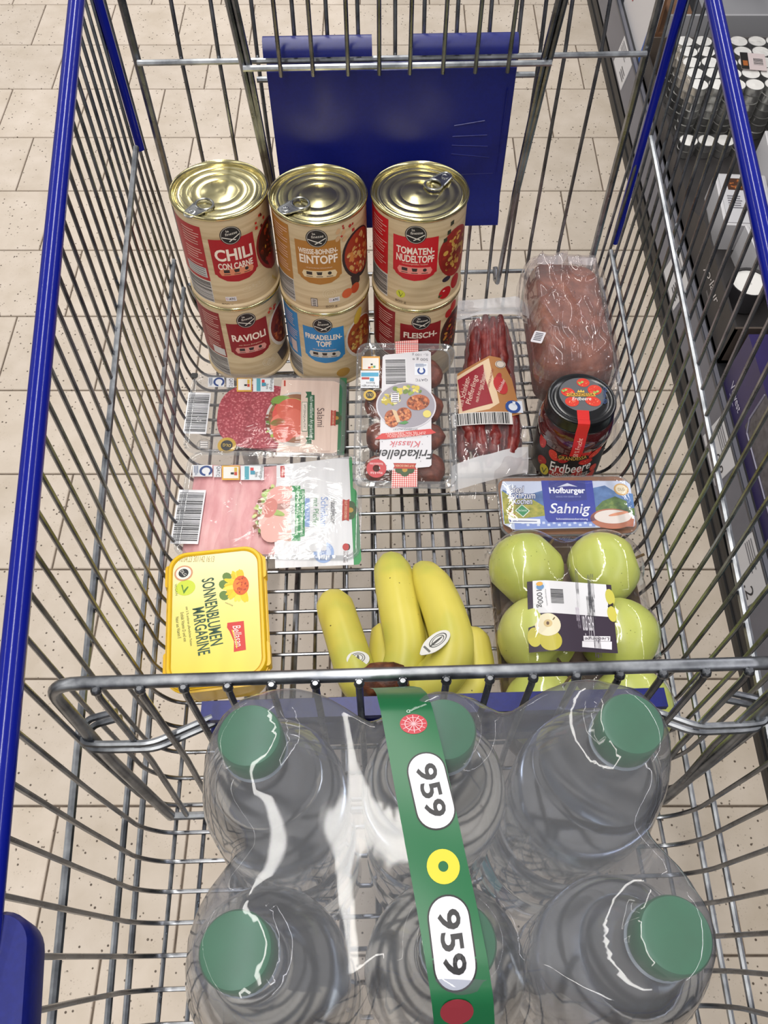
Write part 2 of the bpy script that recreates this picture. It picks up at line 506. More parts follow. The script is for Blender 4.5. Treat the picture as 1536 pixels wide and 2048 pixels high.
t = thing('purple_box', 'dark purple carton with clear window and white lettering on the shelf', 'box', WF(0.604, 0.745, 0.158))
b = MB(); b.box(0.0, 0.26, -0.185, 0.185, 0.0, 0.120); b.build('carton', t, PURP, smooth=False)
b = MB(); b.grid(-0.12, 0.06, 10, 0.035, 0.122, 8, lambda y, z: (-0.0012, y, z)); b.build('window', t, noise_mat('grey_plush_window', [(0.3, '#33303a'), (0.7, '#5d5a63')], 60, 0.25), smooth=False)
b = MB(); b.tube([(-0.0015, -0.12, 0.036), (-0.0015, 0.045, 0.036), (-0.0015, 0.06, 0.055), (-0.0015, 0.06, 0.118)], 0.0016, seg=5); b.build('window_edge', t, ink('#8f8ca0'))
p = Print(); p.text('Vkwest', (0, 0), 0.060, 0.016, '#c9c6dc', 1, bold=0.01); p.lines((-0.02, -0.013), (0.02, -0.019), 1, '#8d89b0', 1)
p.build('carton_print', t, lambda x, y, l: (-0.0006-l*0.0003, 0.125-x, 0.030+y))
t = thing('teal_box', 'teal carton standing next to the purple carton on the shelf', 'box', WF(0.604, 0.40, 0.158))
b = MB(); b.rr([(0.0, 0.12, 0.15, 0.008), (0.14, 0.12, 0.15, 0.008), (0.142, 0.118, 0.148, 0.007)]); b.build('carton', t, pm('teal_carton', '#2f8f98', 0.4), M=Matrix.Translation((0.12, 0.0, 0)))
b = MB(); b.rr([(0, 0.10, 0.13, 0.006), (0.0012, 0.10, 0.13, 0.006)]); b.build('top_label', t, ink('#d6e2e2'), M=Matrix.Translation((0.12, 0.0, 0.142)))
# black display tray with candles
BLK = noise_mat('dark_card_tray', [(0.3, '#2b2829'), (0.7, '#3a3636')], 20, 0.55)
t = thing('display_tray', 'long dark cardboard display tray with white script lettering holding candles', 'tray', WF(0.603, 1.40, 0.158))
b = MB(); b.box(0.0, 0.36, -0.43, 0.44, 0.0, 0.008); b.build('tray_base', t, BLK, smooth=False)
b = MB(); b.rings([[(0.0, y, 0.0), (0.004, y, 0.0), (0.004, y, 0.052 if y > -0.1 else 0.088), (0.0, y, 0.052 if y > -0.1 else 0.088)] for y in (-0.43, -0.16, -0.08, 0.44)]); b.build('tray_front', t, BLK, smooth=False)
for y in (-0.43, 0.436):
    b = MB(); b.box(0.0, 0.36, y, y+0.004, 0.0, 0.09); b.build('tray_end', t, noise_mat('brown_grey_card', [(0.3, '#4b413a'), (0.7, '#5a4f47')], 20, 0.7), smooth=False)
p = Print(); p.text('yo·laur', (0, 0), 0.100, 0.026, '#cfcaca', 1, shear=0.35); p.lines((-0.004, -0.019), (0.026, -0.025), 2, '#8d8888', 1)
p.build('tray_print', t, lambda x, y, l: (-0.0004-l*0.0003, -0.285-x, 0.052+y))
# tealights
ALU = steel('tealight_cup', '#b9b9b6', '#d6d6d2', 0.25, 0.4); WAX = pm('white_wax', '#f4f2ef', 0.45)
b = MB(); b.lathe([(0.0172, 0.0), (0.0186, 0.001), (0.0188, 0.0150), (0.0192, 0.0158), (0.0184, 0.0160)], ALU, 20, True, False); b.lathe([(0.0184, 0.0158), (0.0182, 0.0152), (0.004, 0.0150), (0.001, 0.0160)], WAX, 20, False, True)
tl_me = b.mesh('tealight')
def tealights(x, y, nx, ny, nz, lab, seed):
    t = thing('tealight_pack', lab, 'candles', WF(x, y, 0.1665), 'packs of white tealights'); r = random.Random(seed)
    for k in range(nz):
        for j in range(ny):
            for i in range(nx):
                if k < nz-1 and i > 0 and j > 0: continue
                link('tealight', tl_me, t, Matrix.Translation((0.0388*i+r.uniform(-.0006, .0006), 0.0388*j+r.uniform(-.0006, .0006), 0.0166*k)))
    b = MB(); hx = 0.0194*nx+0.001; hy = 0.0194*ny+0.001; h = 0.0166*nz+0.001
    b.rr([(0.0, hx, hy, 0.016), (h-0.002, hx, hy, 0.016), (h, hx-0.003, hy-0.003, 0.014)], None, False, True); b.build('film', t, film_mat('tealight_film', 0.03, '#fdfdfd', (40, 0.4), 0.06, 1.35), M=Matrix.Translation((0.0194*(nx-1), 0.0194*(ny-1), 0)))
    return t
t = tealights(0.652, 1.610, 6, 5, 7, 'tall film-wrapped block of white tealight candles in the dark tray', 3)
b = MB(); b.rr([(0, 0.026, 0.030, 0.002), (0.0006, 0.026, 0.030, 0.002)]); st = b.build('sticker', t, ink('#d2c3c3'), M=Matrix.Translation((0.128, 0.075, 0.118)) @ Matrix.Rotation(radians(-8), 4, 'Z'))
p = Print(); p.rect((-0.026, -0.030), (-0.010, 0.030), '#1d1a18', 1); p.rect((-0.022, -0.018), (-0.012, 0.0), '#a8602c', 2); p.bars((0.010, 0.0), 0.022, 0.020, 1, 90, 3, 12, '#dccfcf'); p.build('sticker_print', st, flat(0.0008))
tealights(0.645, 1.545, 4, 1, 2, 'low film-wrapped row of white tealight candles in front of the tall block', 5)
# far carton wall and bottles behind it
t = thing('grey_carton', 'light grey open carton wall behind the tealights', 'carton', WF(0.63, 1.86, 0.158))
b = MB(); b.box(0.0, 0.40, -0.012, -0.006, 0.0, 0.132); b.build('carton_wall', t, ink('#a9a9ae', 0.5), smooth=False)
b = MB(); b.box(0.10, 0.40, -0.006, 0.12, 0.0, 0.10); b.build('carton_body', t, ink('#8f8f94', 0.5), smooth=False)
t = thing('striped_carton', 'open white carton with blue stripe and brown inside at the shelf edge', 'carton', WF(0.606, 1.985, 0.158))
b = MB(); b.box(0.0, 0.006, -0.13, 0.16, 0.0, 0.16); b.build('front_wall', t, ink('#cfcdd0', 0.5), smooth=False)
b = MB(); b.box(0.006, 0.012, -0.13, 0.16, 0.0, 0.21); b.box(0.012, 0.105, -0.13, 0.16, 0.0, 0.09); b.build('inside', t, noise_mat('brown_corrugated', [(0.3, '#6a4a34'), (0.7, '#7d5a40')], 30, 0.8), smooth=False)
p = Print(); p.poly([(0.080, 0.0), (0.128, 0.0), (0.128, 0.158), (0.105, 0.158)], '#2f5fb5', 1); p.ell((-0.09, 0.055), 0.010, 0.012, '#a8323a', 1, 16)
p.build('carton_print', t, lambda x, y, l: (-0.0004-l*0.0003, -x, y))
def bottle(x, y, r, h, c, cc, lab, name='cleaner_bottle'):
    t = thing(name, lab, 'bottle', WF(x, y, 0.158))
    b = MB(); b.lathe([(r*0.9, 0.0), (r, 0.006), (r, h*0.55), (r*0.92, h*0.68), (r*0.45, h*0.82), (r*0.32, h*0.86), (r*0.32, h*0.9)], None, 28); b.build('body', t, c)
    b = MB(); b.lathe([(r*0.40, h*0.88), (r*0.42, h*0.90), (r*0.42, h*0.985), (r*0.36, h)], None, 20); b.build('cap', t, cc)
    return t
bottle(0.648, 2.27, 0.046, 0.27, pm('teal_bottle_plastic', '#14607f', 0.25), pm('teal_cap', '#0e3f58', 0.4), 'dark teal plastic bottle past the blue striped carton')
t = bottle(0.905, 2.06, 0.045, 0.26, pm('dark_bottle', '#16202c', 0.25), pm('dark_cap', '#101216', 0.4), 'dark bottle with red and blue mark behind the grey carton')
p = Print(); p.ell((0.0, 0.075), 0.014, 0.012, '#b8323a', 1, 18); p.ell((0.0, 0.055), 0.013, 0.008, '#3f6fb0', 1.4, 18); p.build('bottle_print', t, onto_cyl(0.0455), 0.004)
t = bottle(0.815, 2.06, 0.042, 0.25, pm('grey_bottle', '#8d8c90', 0.4), pm('dark_cap', '#101216', 0.4), 'grey bottle with small print behind the grey carton')
p = Print(); p.lines((-0.02, 0.11), (0.02, 0.03), 10, '#55545a', 1, 2); p.build('bottle_print', t, onto_cyl(0.0425), 0.004)
# boxes and candle inside the near half of the tray
def gift(x, y, z, w, d, h, c, lab, rz=0, fn=None):
    t = thing('gift_box', lab, 'box', WF(x, y, z, rz)); b = MB(); b.rr([(0, w/2, d/2, 0.002), (h-0.001, w/2, d/2, 0.002), (h, w/2-0.001, d/2-0.001, 0.002)], n=2); b.build('carton', t, c)
    b = MB(); b.rr([(h, w/2-0.006, d/2-0.006, 0.001), (h+0.0006, w/2-0.006, d/2-0.006, 0.001)], n=2); tp = b.build('top_panel', t, ink('#6d6d72', 0.5))
    if fn: p = Print(); fn(p, w, d); p.build('box_print', t, flat(h+0.0008))
    return t
WCARD = ink('#cfcdd0', 0.5)
def pr1(p, w, d): p.text('jolaun', (0, -0.01), 0.050, 0.018, '#e2e0e2', 1, -75, shear=0.35)
gift(0.826, 1.447, 0.1665, 0.10, 0.13, 0.075, WCARD, 'white-edged grey gift box with white script near the tealights', -6, pr1)
def pr2(p, w, d):
    p.rect((-w/2+0.006, -d/2+0.006), (w/2-0.006, d/2-0.006), '#cdccd0', 1); p.rect((-0.03, 0.025), (0.01, 0.06), '#4a2c1c', 2); p.blobs((-0.01, 0.042), 0.014, 0.012, 14, ['#a8602c', '#c98a4a', '#7a4020'], 0.003, 3, 3); p.lines((-0.035, 0.01), (0.0, -0.03), 6, '#77757c', 2, 4)
gift(0.706, 1.325, 0.1665, 0.10, 0.15, 0.060, WCARD, 'white box with small brown picture in the dark tray', -4, pr2)
def pr3(p, w, d):
    p.rect((-w/2+0.006, -d/2+0.006), (w/2-0.006, d/2-0.006), '#d3d2d6', 1); p.ring((0.0, -0.015), 0.006, 0.010, '#4a7fb5', 2, 20); p.rect((-0.03, 0.02), (-0.02, 0.05), '#b8392c', 2); p.lines((-0.01, 0.05), (0.035, 0.015), 4, '#8a898f', 2, 6)
gift(0.738, 1.197, 0.1665, 0.11, 0.085, 0.075, WCARD, 'white box with blue ring mark beside the round candle', 5, pr3)
t = thing('glass_candle', 'round white candle in dark grey glass inside the display tray', 'candle', WF(0.672, 1.112, 0.1665))
b = MB(); b.lathe([(0.026, 0.0), (0.034, 0.004), (0.037, 0.03), (0.036, 0.052), (0.034, 0.052), (0.034, 0.046)], None, 32, True, False); b.build('glass', t, pm('smoky_glass', '#3c3a3d', 0.15))
b = MB(); b.lathe([(0.034, 0.046), (0.033, 0.047), (0.004, 0.047), (0.0008, 0.050)], None, 32, False, True); b.build('wax', t, WAX)
def pr4(p, w, d): p.text('jolaun', (0, 0), 0.040, 0.014, '#d8d6d8', 1, -70, shear=0.35)
gift(0.765, 1.085, 0.1665, 0.09, 0.09, 0.055, ink('#3f3f44', 0.5), 'dark grey box with white script beside the round candle', 0, pr4)

# ================================================================== the cart
ZINC = steel('zinc_wire', '#75777b', '#a2a4a8', 0.2)
DULL = ZINC
GALV = steel('galvanised_rod', '#75787d', '#b5b8bc', 0.26, 0.5)
BLUE = pm('blue_powder_coat', '#0a167c', 0.16, 0.0, 0.4)
BPLAST = noise_mat('blue_plastic', [(0.3, '#0d1560'), (0.7, '#101a6c')], 300, 0.36, bump=0.1, dist=0.0004)
XC = 0.034
def f_half(y): return 0.228+0.033*y
def rim_x(y, s): return XC+s*(0.2442+0.0765*(y-0.1914))
def rim_z(y): return 0.32+0.142*(y-0.1914)
def rim_y(yf): return 0.191+(yf-0.19)*1.18
cart = thing('shopping_cart', 'wire shopping cart with blue rim tubes and blue seat board, filled with groceries', 'shopping cart', MC)
wy = [0.1894+0.0236*(12-i) for i in range(-13, 23)]
for i, y in enumerate(wy):
    if y > 0.765: continue
    h = f_half(y); ry = rim_y(y); z = rim_z(ry)
    w = MB()
    xl = rim_x(ry, -1); xr = rim_x(ry, 1)
    def side(s, xr_):
        return [(xr_, ry, z-0.004), (XC+s*(h+(abs(xr_-XC)-h)*0.5+0.004), y+(ry-y)*0.5, z*0.5), (XC+s*(h+0.004), y+(ry-y)*0.1, 0.03), (XC+s*(h-0.012), y, 0.0)]
    left = side(-1, xl); right = side(1, xr)
    w.tube(fillet(left+right[::-1], 0.016, 5), 0.00185, seg=8)
    w.build('basket_wire', cart, DULL if False else ZINC)
# lengthwise wires under the cross wires
for k in range(-2, 11):
    x = -0.0914+0.0314*k
    w = MB(); w.tube([(x+0.0, -0.075, -0.0038), (x, 0.762, -0.0038)], 0.0019)
    w.build('floor_wire', cart, ZINC)
for x0, x1 in ((-0.176, -0.190), (0.243, 0.258)):
    w = MB(); w.tube([(x0, -0.075, -0.0038), (x1, 0.762, -0.0038)], 0.0019); w.build('floor_wire', cart, ZINC)
# carrier rods below the floor
for x in (-0.083, -0.031, 0.0, 0.051, 0.083):
    w = MB(); w.tube([(x-0.004, -0.06, -0.032), (x+0.004, 0.74, -0.032)], 0.0033); w.build('carrier_rod', cart, DULL)
for y in (-0.05, 0.70):
    w = MB(); w.tube([(XC-0.2, y, -0.0385), (XC+0.2, y, -0.0385)], 0.004)
    w.build('carrier_rod', cart, DULL)
# far floor rod that turns up at the ends
w = MB(); w.tube(fillet([(XC-0.256, 0.77, 0.055), (XC-0.246, 0.768, 0.002), (XC+0.246, 0.768, 0.002), (XC+0.256, 0.77, 0.055)], 0.02), 0.0036)
w.build('floor_end_rod', cart, ZINC)
# outer rods along the sides
for s in (-1, 1):
    for (ya, dxa, za), (yb, dxb, zb), r in (((-0.06, 0.238, 0.135), (0.735, 0.262, 0.262), 0.0031),
                                            ((-0.06, 0.2335, 0.030), (0.745, 0.2565, 0.112), 0.0027),
                                            ((-0.06, 0.2300, -0.006), (0.745, 0.2535, 0.070), 0.0027)):
        w = MB(); w.tube([(XC+s*(dxa+0.0045), ya, za), (XC+s*(dxb+0.0045), yb, zb)], r); w.build('side_rod', cart, GALV)
    # blue rim tube and far corner posts
    w = MB(); w.tube([(rim_x(-0.11, s), -0.11, rim_z(-0.11)), (rim_x(0.2, s), 0.2, rim_z(0.2)), (rim_x(0.86, s), 0.86, rim_z(0.86))], 0.0072, seg=14)
    w.build('rim_tube', cart, BLUE)
    w = MB()
    x = XC+s*0.276
    w.tube([(x-s*0.002, 0.775, 0.10 if s > 0 else 0.235), (x+s*0.008, 0.80, 0.41)], 0.0046, seg=10); w.build('corner_post', cart, BLUE)
# near end wall of the basket
for s in (-1, 1):
    w = MB(); w.tube(fillet([(rim_x(-0.11, s), -0.11, rim_z(-0.11)), (XC+s*0.2, -0.15, 0.285), (XC, -0.155, 0.285)], 0.03), 0.0072, seg=12); w.build('rim_tube', cart, BLUE)
for k in range(-6, 7):
    x = XC+k*0.0314
    w = MB(); w.tube(fillet([(x, -0.155, 0.285), (x, -0.085, 0.0), (x, -0.06, -0.003)], 0.012), 0.0019, seg=6); w.build('end_wire', cart, ZINC)
# blue moulded corner on the near rim
w = MB()
w.rr([(0.0, 0.028, 0.045, 0.016), (0.001, 0.030, 0.047, 0.018), (0.02, 0.031, 0.048, 0.018), (0.024, 0.029, 0.046, 0.016)], n=8)
w.build('corner_guard', cart, BPLAST, M=Matrix.Translation((-0.200, -0.034, 0.268)) @ Matrix.Rotation(radians(8), 4, 'Z'))
# chassis
for s in (-1, 1):
    w = MB(); x = XC+s*0.212
    w.tube(fillet([(x, -0.05, -0.04), (x, 0.0, -0.35), (x, 0.70, -0.38), (x, 0.70, -0.04)], 0.05), 0.011, seg=10); w.build('chassis_tube', cart, GALV)
    for y, zz in ((0.0, -0.35), (0.70, -0.38)):
        wz = (MC.inverted() @ Vector((0, 0, 0.0))).z
        # wheel touches the shop floor
        pw = MC @ Vector((x, y, 0)); pw.z = 0.058
        c = MC.inverted() @ pw
        w = MB()
        w.rings([[(c.x+dx, c.y+r*cos(2*pi*k/20), c.z+r*sin(2*pi*k/20)) for k in range(20)] for dx, r in ((-0.014, 0.045), (-0.012, 0.056), (0.012, 0.056), (0.014, 0.045))])
        wh = w.build('wheel', cart, pm('rubber', '#2b2b2d', 0.7))
        w = MB(); w.tube([(c.x+s*0.019, c.y, c.z), (c.x+s*0.019, c.y, c.z+0.065), (c.x, c.y, c.z+0.075), (c.x, c.y, zz)], 0.006); w.build('fork', wh, GALV)
# ---- far gate with the folded child seat
GY = 0.785
gate = MB()
gate.tube([(XC-0.248, 0.768, 0.0), (XC-0.255, GY, 0.2), (XC-0.262, 0.80, 0.42)], 0.0042)
gate_o = gate.build('gate_frame', cart, DULL)
w = MB(); w.tube([(XC+0.248, 0.768, 0.0), (XC+0.255, GY, 0.2), (XC+0.262, 0.80, 0.42)], 0.0042); w.build('gate_frame', cart, DULL)
for z, r in ((0.322, 0.0030), (0.052, 0.0026)):
    w = MB(); w.tube([(XC-0.257, GY, z), (XC+0.257, GY, z)], r); w.build('gate_rod', cart, GALV)
for x in (-0.175, -0.138, -0.100, -0.062, -0.030, 0.000, 0.036, 0.064, 0.096, 0.128, 0.157, 0.180, 0.205, 0.241):
    w = MB(); w.tube([(x, GY-0.016, 0.0), (x, GY-0.005, 0.1), (x-(x-XC)*(-0.02), GY+0.004, 0.32), (x+(x-XC)*0.03, 0.81, 0.42)], 0.0021, seg=7); w.build('gate_wire', cart, DULL)
# seat frame: two bars that hang in front of the gate
for s, xs in ((-1, (-0.1150, -0.1075, -0.0995, -0.095)), (1, (0.1880, 0.1795, 0.1705, 0.166))):
    for d in (0.0, 0.0062):
        w = MB(); w.tube([(xs[0]+s*d, 0.752, 0.42), (xs[1]+s*d, 0.752, 0.335), (xs[2]+s*d*0.4, 0.752, 0.19), (xs[3], 0.752, 0.075), (xs[3], 0.757, 0.058), (xs[3], 0.772, 0.050), (xs[3], 0.784, 0.06)][:7 if d == 0 else 3], 0.0031); w.build('seat_bar', cart, DULL)
for z, y, x0, x1 in ((0.3335, 0.748, -0.113, 0.187), (0.310, 0.772, -0.104, 0.177)):
    w = MB(); w.tube([(x0, y, z), (x1, y, z)], 0.0030); w.build('seat_rod', cart, GALV)
for u0, u1 in ((547, 559), (615, 624), (689, 690), (755, 755), (820, 820), (890, 887), (959, 950.5), (1028, 1015)):
    k = (u0-787)/241.0
    x1 = 0.0335+k*0.1105; w = MB()
    w.tube([(0.0335+k*0.1100, 0.735, 0.43), (x1, 0.742, 0.345), (x1, 0.7435, 0.3275)], 0.0021, seg=7); w.build('seat_wire', cart, DULL)
# blue seat board
w = MB(); prof = []
for z, y in ((0.3225, 0.772), (0.320, 0.766), (0.26, 0.764), (0.205, 0.763), (0.180, 0.759), (0.162, 0.750), (0.150, 0.747)): prof.append((z, y))
th = 0.004; x0, x1 = -0.093, 0.157
def xx(z, x): return x+(0.002 if x > 0 else -0.0015)*((z-0.15)/0.18-1)
rs = []
for z, y in prof: rs.append([(xx(z, x0), y, z), (xx(z, x1), y, z), (xx(z, x1), y+th, z+0.001), (xx(z, x0), y+th, z+0.001)])
w.rings(rs)
board = w.build('seat_board', cart, BPLAST, angle=50)
for xa, xb in ((-0.0945, 0.0125), (0.0515, 0.1565)):
    w = MB(); n = 12
    w.rings([[(x, 0.778+0.0125*cos(pi*k/(n-1)*1.0+pi*0.0)*0.9, 0.3335+0.0145*sin(pi*k/(n-1))) for k in range(n)] for x in (xa, xa+0.003, xb-0.003, xb)])
    w.build('hook_lip', board, BPLAST)
# embossed pictogram on the board
w = MB()
for a, b_ in (((0.098, 0.262), (0.130, 0.267)), ((0.097, 0.250), (0.134, 0.251)), ((0.097, 0.240), (0.136, 0.238)), ((0.097, 0.230), (0.139, 0.225)), ((0.094, 0.205), (0.145, 0.206)), ((0.11, 0.182), (0.143, 0.184)), ((0.105, 0.176), (0.148, 0.178)), ((0.148, 0.178), (0.150, 0.30))):
    w.tube([(a[0], 0.7635, a[1]), (b_[0], 0.7635, b_[1])], 0.0007, seg=5)
w.build('embossing', board, BPLAST)

# ================================================================== divider in the basket
DY = 0.1415
div = thing('basket_divider', 'galvanised wire divider with blue plastic bar standing between bottles and bananas', 'divider', MC)
zt = 0.279
w = MB()
w.tube(fillet([(XC-0.216, DY-0.010, 0.0062), (XC-0.2325, DY-0.002, 0.14), (XC-0.2335, DY, zt), (XC+0.2335, DY, zt), (XC+0.2325, DY-0.002, 0.14), (XC+0.216, DY-0.010, 0.0062)], 0.022, 6), 0.0043, seg=10)
w.build('frame', div, GALV)
w = MB(); w.tube([(XC-0.216, DY-0.010, 0.0055), (XC+0.216, DY-0.010, 0.0055)], 0.0035); w.build('foot_rod', div, GALV)
for k in range(17):
    x = -0.1680+0.0263*k
    if x > XC+0.225: break
    w = MB(); w.tube([(x, DY-0.004, zt+0.0025), (x, DY-0.0062, zt-0.006), (x, DY-0.004, 0.14), (x, DY-0.010, 0.004)], 0.0023, seg=8)
    w.sphere((x, DY-0.0058, zt+0.0005), 0.0034, 0.003, 0.0036, nu=8, nv=6)
    w.build('divider_wire', div, DULL)
for z, y in ((0.190, 0.152), (0.178, 0.152)):
    for s in (-1, 1):
        w = MB(); w.tube(fillet([(XC+s*0.214, DY+0.012, z+0.010), (XC+s*0.2365, DY+0.008, z+0.006), (XC+s*0.2385, DY-0.006, z), (XC+s*0.226, DY-0.007, z-0.001), (XC+s*0.190, DY-0.0075, z-0.001), (XC+s*0.150, y, z-0.002)], 0.008), 0.0026)
        w.build('cross_rod', div, GALV)
bar = MB()
bar.box(XC-0.158, XC+0.172, 0.149, 0.163, 0.184, 0.190)
bar.box(XC-0.158, XC+0.172, 0.159, 0.163, 0.150, 0.185)
bar.box(XC-0.158, XC+0.172, 0.149, 0.163, 0.146, 0.151)
bar.box(XC-0.158, XC+0.172, 0.147, 0.150, 0.136, 0.151)
bar.build('plastic_bar', div, BPLAST, smooth=False)

# ================================================================== tins
TIN = steel('tin_gold', '#d2c795', '#dcd2a4', 0.2, 0.25, 0.0)
TINR = steel('tin_rim', '#b9b49c', '#d9d4bc', 0.2, 0.3)
TAB = steel('tab_metal', '#8e8f90', '#bcbdbd', 0.2, 0.35)
WOOD = noise_mat('label_wood_print', [(0.25, '#a98f69'), (0.42, '#c3ab85'), (0.62, '#d2bd98'), (0.8, '#c9b28c')], 9, 0.38, stretch=(1.0, 1.0, 16.0), detail=6)
CR = 0.0495; CH = 0.1175
def tin_body():
    b = MB()
    b.lathe([(0.047, 0.0012), (0.0495, 0.0), (0.0512, 0.0012), (0.0512, 0.0034), (0.0495, 0.0052), (CR, 0.008), (CR, 0.111), (0.0496, 0.1125)], WOOD, 64, True, False)
    return b.mesh('body')
def tin_lid():
    b = MB()
    pr = [(0.0497, 0.1122), (0.0510, 0.1132), (0.0513, 0.1150), (0.0508, 0.1168), (0.0498, 0.1174), (0.0489, 0.1168), (0.0482, 0.1140), (0.0474, 0.1118), (0.0462, 0.1116), (0.0450, 0.1130), (0.0440, 0.1134)]
    for r in (0.0405, 0.0305, 0.0195):
        pr += [(r+0.0014, 0.1134), (r+0.0007, 0.1130), (r, 0.1130), (r-0.0007, 0.1134)]
    pr += [(0.009, 0.1134), (0.0062, 0.1140), (0.0022, 0.1137), (0.0005, 0.1136)]
    b.lathe(pr, TIN, 64, False, True)
    return b.mesh('lid', angle=60)
body_me = tin_body(); lid_me = tin_lid()
body_me.materials.clear(); body_me.materials.append(WOOD)
def tab_mesh():
    b = MB(); path = []
    # ring end and riveted nose, lying along +x
    for k in range(25):
        a = 2*pi*k/24
        path.append((0.0085*cos(a), 0.0095*sin(a)*(1.0 if cos(a) > 0 else 1.0), 0.0022))
    b.tube(path, 0.0013, seg=7, caps=False)
    pts = [(-0.0195+0.0062*cos(a), 0.0066*sin(a)) for a in [radians(90+180*k/10) for k in range(11)]]
    pts += [(-0.008, -0.0088), (-0.0065, -0.006), (-0.0085, 0.0), (-0.0065, 0.006), (-0.008, 0.0088)]
    b.rings([[(x, y, 0.0012) for x, y in pts], [(x, y, 0.0026) for x, y in pts]])
    b.tube([(x, y, 0.0026) for x, y in pts[:11]], 0.0009, seg=6)
    b.tube([(pts[0][0], pts[0][1], 0.0026), (-0.006, 0.0090, 0.0024)], 0.0010, seg=6)
    b.tube([(pts[10][0], pts[10][1], 0.0026), (-0.006, -0.0090, 0.0024)], 0.0010, seg=6)
    b.lathe([(0.0042, 0.0026), (0.0042, 0.0034), (0.0030, 0.0036), (0.0024, 0.0030), (0.0006, 0.0030)], None, 16, False, True)
    n = 16*5
    for i in range(len(b.v)-n, len(b.v)): b.v[i] = (b.v[i][0]-0.0182, b.v[i][1], b.v[i][2])
    b.mats = [TAB]; b.mi = [0]*len(b.f)
    return b.mesh('pull_tab')
tab_me = tab_mesh()
def D(a): return radians(a)*CR
def tin(k, lvl, ac, label, main, side, titles, sub, strip_c, food, tab=None, g8=-20, extra=None, rough_bowl='#3a2a22', seed=1, zoff=0.0):
    x, y = ((-0.1492, 0.6994), (-0.0465, 0.6879), (0.0586, 0.6899))[k]
    M = FR(x, y, 0.0030+CH*lvl)
    t = thing('food_can', label, 'can', M)
    link('body', body_me, t); lid = link('lid', lid_me, t)
    if tab:
        q0 = on_plane(M, 0.1155, *tab[0]); q1 = on_plane(M, 0.1155, *tab[1])
        link('pull_tab', tab_me, lid, Matrix.Translation((q0[0], q0[1], 0.1136)) @ Matrix.Rotation(atan2(q0[1]-q1[1], q0[0]-q1[0]), 4, 'Z'))
    p = Print()
    A = lambda d, z: (D(ac+d), z+zoff)
    # side column with the small copy and the bar code
    p.poly([A(-100, 0.108), A(-35.5, 0.108), A(-36.5, 0.039), A(-100, 0.039)], side, 1)
    rnd = random.Random(seed)
    for i in range(17):
        z = 0.102-0.0033*i
        if i in (6, 12): continue
        e = rnd.uniform(-47, -38)
        p.poly([A(-66, z), A(e, z), A(e, z-0.0009), A(-66, z-0.0009)], '#d9b3a6', 2)
    if seed % 2:
        p.poly([A(-72, 0.056), A(-39, 0.056), A(-39, 0.043), A(-72, 0.043)], '#b9b5b2', 3)
        for i in range(4): p.poly([A(-70, 0.0545-0.003*i), A(-41, 0.0545-0.003*i), A(-41, 0.0537-0.003*i), A(-70, 0.0537-0.003*i)], '#55504d', 4)
    p.poly([A(-100, 0.0385), A(-36.5, 0.0385), A(-37, 0.008), A(-100, 0.008)], '#cfcac4', 1)
    z = 0.037
    while z > 0.010:
        h = rnd.choice((0.0005, 0.0008, 0.0014))
        p.poly([A(-78, z), A(-37.5, z), A(-37.5, z-h), A(-78, z-h)], '#2a2626', 2)
        z -= h+rnd.choice((0.0006, 0.0008, 0.0013))
    # coloured title shield
    p.poly([A(-28, 0.0945), A(28, 0.0945), A(28, 0.050), A(25.5, 0.049), A(24, 0.0465), A(14, 0.0415), A(0, 0.0398), A(-14, 0.0415), A(-24, 0.0465), A(-25.5, 0.049), A(-28, 0.050)], main, 2)
    # round black brand mark with knife and fork
    p.ell(A(0, 0.0985), 0.0112, 0.0108, '#1c1c1f', 3, 28)
    p.ring(A(0, 0.0985), 0.0097, 0.0102, '#c9c2b6', 4, 28)
    p.text('la', A(-3, 0.1042), 0.003, 0.0026, '#e4ded2', 4, 5)
    p.text('finesse', A(1, 0.1008), 0.0125, 0.0032, '#e4ded2', 4, 6, shear=0.1)
    for a, b_ in (((-10.5, 0.0972), (5.5, 0.0925)), ((10.5, 0.0985), (-2.5, 0.0915))):
        q0 = A(*a); q1 = A(*b_); dx, dz = q1[0]-q0[0], q1[1]-q0[1]; L_ = hypot(dx, dz); nx, nz = -dz/L_*0.0005, dx/L_*0.0005
        p.poly([(q0[0]+nx, q0[1]+nz), (q1[0]+nx, q1[1]+nz), (q1[0]-nx, q1[1]-nz), (q0[0]-nx, q0[1]-nz)], '#e4ded2', 4)
    for tx, zc, wd, hh in titles: p.text(tx, A(0, zc), D(wd), hh, '#ecdccb', 3, bold=0.03)
    for i, sx in enumerate(sub): p.text(sx, A(0, 0.0632-0.0033*i if len(sub) > 1 else 0.0615), D(24 if len(sub) > 1 else 32), 0.0022, '#e8c9ae', 3, shear=0.25)
    p.poly([A(-22, 0.0535), A(-19.5, 0.0578), A(19.5, 0.0578), A(22, 0.0535), A(19.5, 0.0488), A(-19.5, 0.0488)], strip_c, 3)
    for i, dx in enumerate((-12.5, 0, 12.5)):
        if i == 2: p.ell(A(dx, 0.0545), 0.0021, 0.0021, '#2b2423', 4, 14)
        else: p.poly([A(dx-3.6, 0.0565), A(dx+3.6, 0.0565), A(dx+(3.6 if i == 0 else 2.6), 0.0525), A(dx-(3.6 if i == 0 else 2.6), 0.0525)], '#2b2423', 4)
        p.poly([A(dx-4, 0.0508), A(dx+4, 0.0508), A(dx+4, 0.0500), A(dx-4, 0.0500)], '#4b3a33', 4)
    # bowl of food
    p.ell(A(58, 0.064), 0.0245, 0.0315, rough_bowl, 1.4, 28, rot=12)
    p.ell(A(59, 0.065), 0.0225, 0.0280, food[0], 1.8, 28, rot=12)
    p.blobs(A(58, 0.064), 0.0175, 0.0235, 70, food[1:], 0.0026, 2, seed)
    if extra: extra(p, A)
